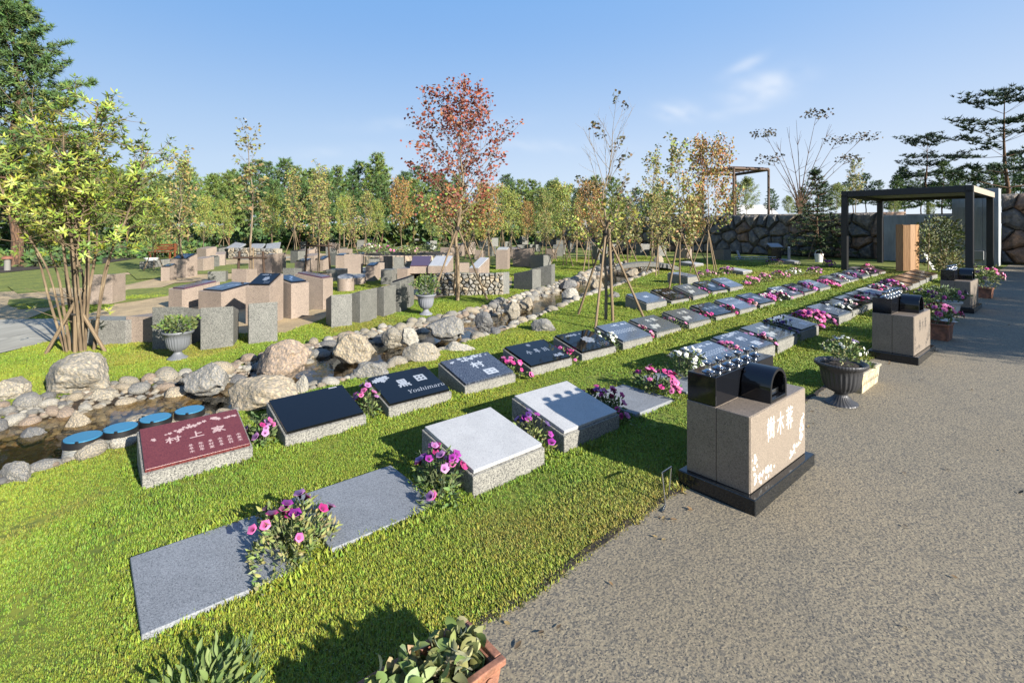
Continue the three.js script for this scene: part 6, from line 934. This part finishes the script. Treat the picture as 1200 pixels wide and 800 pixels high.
// ------------------------------------------------------------------ grass
{
  R = rngOf(1234); const mk = () => { const g = new GB(); for (let k = 0; k < 15; k++) { const a = rr(0, 6.28), q = Math.sqrt(R()) * 0.026, l = rr(0.25, 1.0), b = rr(0, 6.28), d = V3(Math.cos(b) * l, rr(0.8, 1.3), Math.sin(b) * l).normalize(), c = shade(pick([[1, 1, 1], [1.1, 1.05, 0.8], [0.8, 0.9, 0.75], [1.25, 1.1, 0.75]]), 0.2), s = V3(-d.z, 0, d.x).normalize(), o = g.count, L = rr(0.016, 0.030), w = 0.0021, x = Math.cos(a) * q, z = Math.sin(a) * q, n = s.clone().cross(d).normalize(), e = [x + d.x * L, d.y * L * 0.95, z + d.z * L], f = [x + d.x * L * 0.4, d.y * L * 0.6, z + d.z * L * 0.4];
      g.v(x - s.x * w, -0.006, z - s.z * w, n.x, n.y, n.z, 0, 0, c); g.v(x + s.x * w, -0.006, z + s.z * w, n.x, n.y, n.z, 1, 0, c); g.v(f[0] + s.x * w, f[1], f[2] + s.z * w, n.x, n.y, n.z, 1, .5, c); g.v(f[0] - s.x * w, f[1], f[2] - s.z * w, n.x, n.y, n.z, 0, .5, c); g.v(...e, n.x, n.y, n.z, .5, 1, c); g.i.push(o, o + 1, o + 2, o, o + 2, o + 3, o + 3, o + 2, o + 4); } return g.build(); };
  const inside = (list, x, z) => { for (const v of list) { let c = false; for (let i = 0, j = v.length - 1; i < v.length; j = i++) if ((v[i].z > z) !== (v[j].z > z) && x < (v[j].x - v[i].x) * (z - v[i].z) / (v[j].z - v[i].z) + v[i].x) c = !c; if (c) return true; } return false; };
  const lists = [[], [], []], mat = phy({ vertexColors: true, roughness: 0.7, transmission: 0.25, thickness: 0, side: THREE.DoubleSide });
  const add = (t, s, max) => {
    const x = D.x * t + N.x * s, z = D.z * t + N.z * s, dep = -z; if (dep < 1.2) return; const px = 600 + FOC * x / dep, py = HOR + FOC * (EYE - plane(x, z)) / dep; if (px < -60 || px > 1260 || py > 860) return;
    const want = dep < 3.5 ? 4200 : 4200 * (3.5 / dep) ** 1.35; if (R() > want / max) return;
    const u = bankU(t, s); if (u > -0.005 && u < 1.0 && t < 17.5) { if (u > 0.05 && u < 0.98) return; if (R() < 0.6) return; }
    if (s < kerbS(t) - 0.015) return;
    let nearStone = 0; for (const h of holes) { if (t > h[0] && t < h[1] && s > h[2] && s < h[3]) return; if (t > h[0] - 0.06 && t < h[1] + 0.06 && s > h[2] - 0.06 && s < h[3] + 0.06) nearStone = 1; }
    if (u > 0.5) { for (const [a, b, r] of pillarSpots) if ((a - x) ** 2 + (b - z) ** 2 < r * r * 0.5) return; if (inside(paved, x, z) && !inside(lawnOn, x, z)) return; }
    const worn = fbm(x * 0.9, z * 0.9, 3, 3), wv = smooth(0.25, 0.55, fbm(x * 0.7 + 40, z * 0.7, 8, 3)); if (worn < -0.42 && R() < 0.6) return;
    const rut = Math.exp(-(((s - 4.05 - 0.5 * (t + 0.35)) / 0.09) ** 2)) * smooth(0.35, 0.1, Math.abs(t + 0.35) - 0.25); if (R() < rut * 0.75) return;
    const edge = smooth(0.14, 0.0, s - kerbS(t)), sc = (0.8 + 0.5 * fbm(x * 2, z * 2, 1, 2)) * rr(0.75, 1.25) * lerp(1, 1.6, smooth(3, 12, dep)) * (1 + 0.25 * edge) * (1 + nearStone * rr(0, 0.9)), c = mix3(mix3([0.21, 0.325, 0.022], [0.31, 0.375, 0.03], clamp(0.5 + worn)), [0.33, 0.295, 0.06], clamp(wv * 0.6 + 0.3 * edge + rut * 0.6));
    lists[Math.floor(R() * 3)].push([x, bump(x, z), z, sc * lerp(1, 1.5, smooth(3, 12, dep)), sc, c.map((q) => q * rr(0.85, 1.15))]);
  };
  const fill = (t0, t1, s0, s1, m) => { const n = (t1 - t0) * (s1 - s0) * m; for (let k = 0; k < n; k++) add(rr(t0, t1), rr(s0, s1), m); };
  fill(-3, 6, 1.65, 6.4, 4200); fill(6, 20, 1.75, 10, 2200); fill(-3, 6, 6.6, 16, 2200); fill(6, 20, 10, 16, 600);
  let total = 0; lists.forEach((l, i) => { const im = new THREE.InstancedMesh(mk(), mat, l.length), m = new THREE.Matrix4(), q = new THREE.Quaternion(), up = V3(0, 1, 0); l.forEach(([x, y, z, sw, sh, c], k) => { q.setFromAxisAngle(up, rr(0, 6.28)); m.compose(V3(x, y, z), q, V3(sw, sh, sw)); im.setMatrixAt(k, m); im.setColorAt(k, rgb(...c)); }); im.name = numbered('lawn_grass'); im.castShadow = im.receiveShadow = true; scene.add(im); tag(im, ['short mown grass of the lawns', 'lighter tufts of the mown grass', 'scattered blades of the mown grass'][i], 'grass', null, 'stuff'); total += l.length; });
}
{ // dead leaves blown onto the path and the lawn's edge
  R = rngOf(555); const f = new GB(); f.frond(V3(-0.02, 0, 0), V3(1, 0, 0), V3(0, 0, 1), 0.04, 0.02, [1, 1, 1], -0.25); const n = 260, im = new THREE.InstancedMesh(f.build(), std({ vertexColors: true, roughness: 0.9, side: THREE.DoubleSide }), n), m = new THREE.Matrix4();
  for (let k = 0; k < n; k++) { const t = rr(0.5, 16), e = R(), s = kerbS(t) - (e < 0.5 ? Math.abs(rr(0, 0.25)) : rr(0, 4)), v = W(t, s), y = plane(v.x, v.z) + 0.022, z = rr(0.5, 1.1); m.compose(V3(v.x, y, v.z), new THREE.Quaternion().setFromEuler(new THREE.Euler(rr(-0.25, 0.25), rr(0, 6.28), rr(-0.2, 0.2))), V3(z, z, z)); im.setMatrixAt(k, m); im.setColorAt(k, rgb(...pick([[0.20, 0.12, 0.05], [0.12, 0.08, 0.04], [0.28, 0.2, 0.08], [0.09, 0.07, 0.05]]))); }
  im.name = 'fallen_leaves'; im.castShadow = im.receiveShadow = true; scene.add(im); tag(im, 'small dead leaves scattered on the path', 'leaves', null, 'stuff');
}
renderer.render(scene, camera);
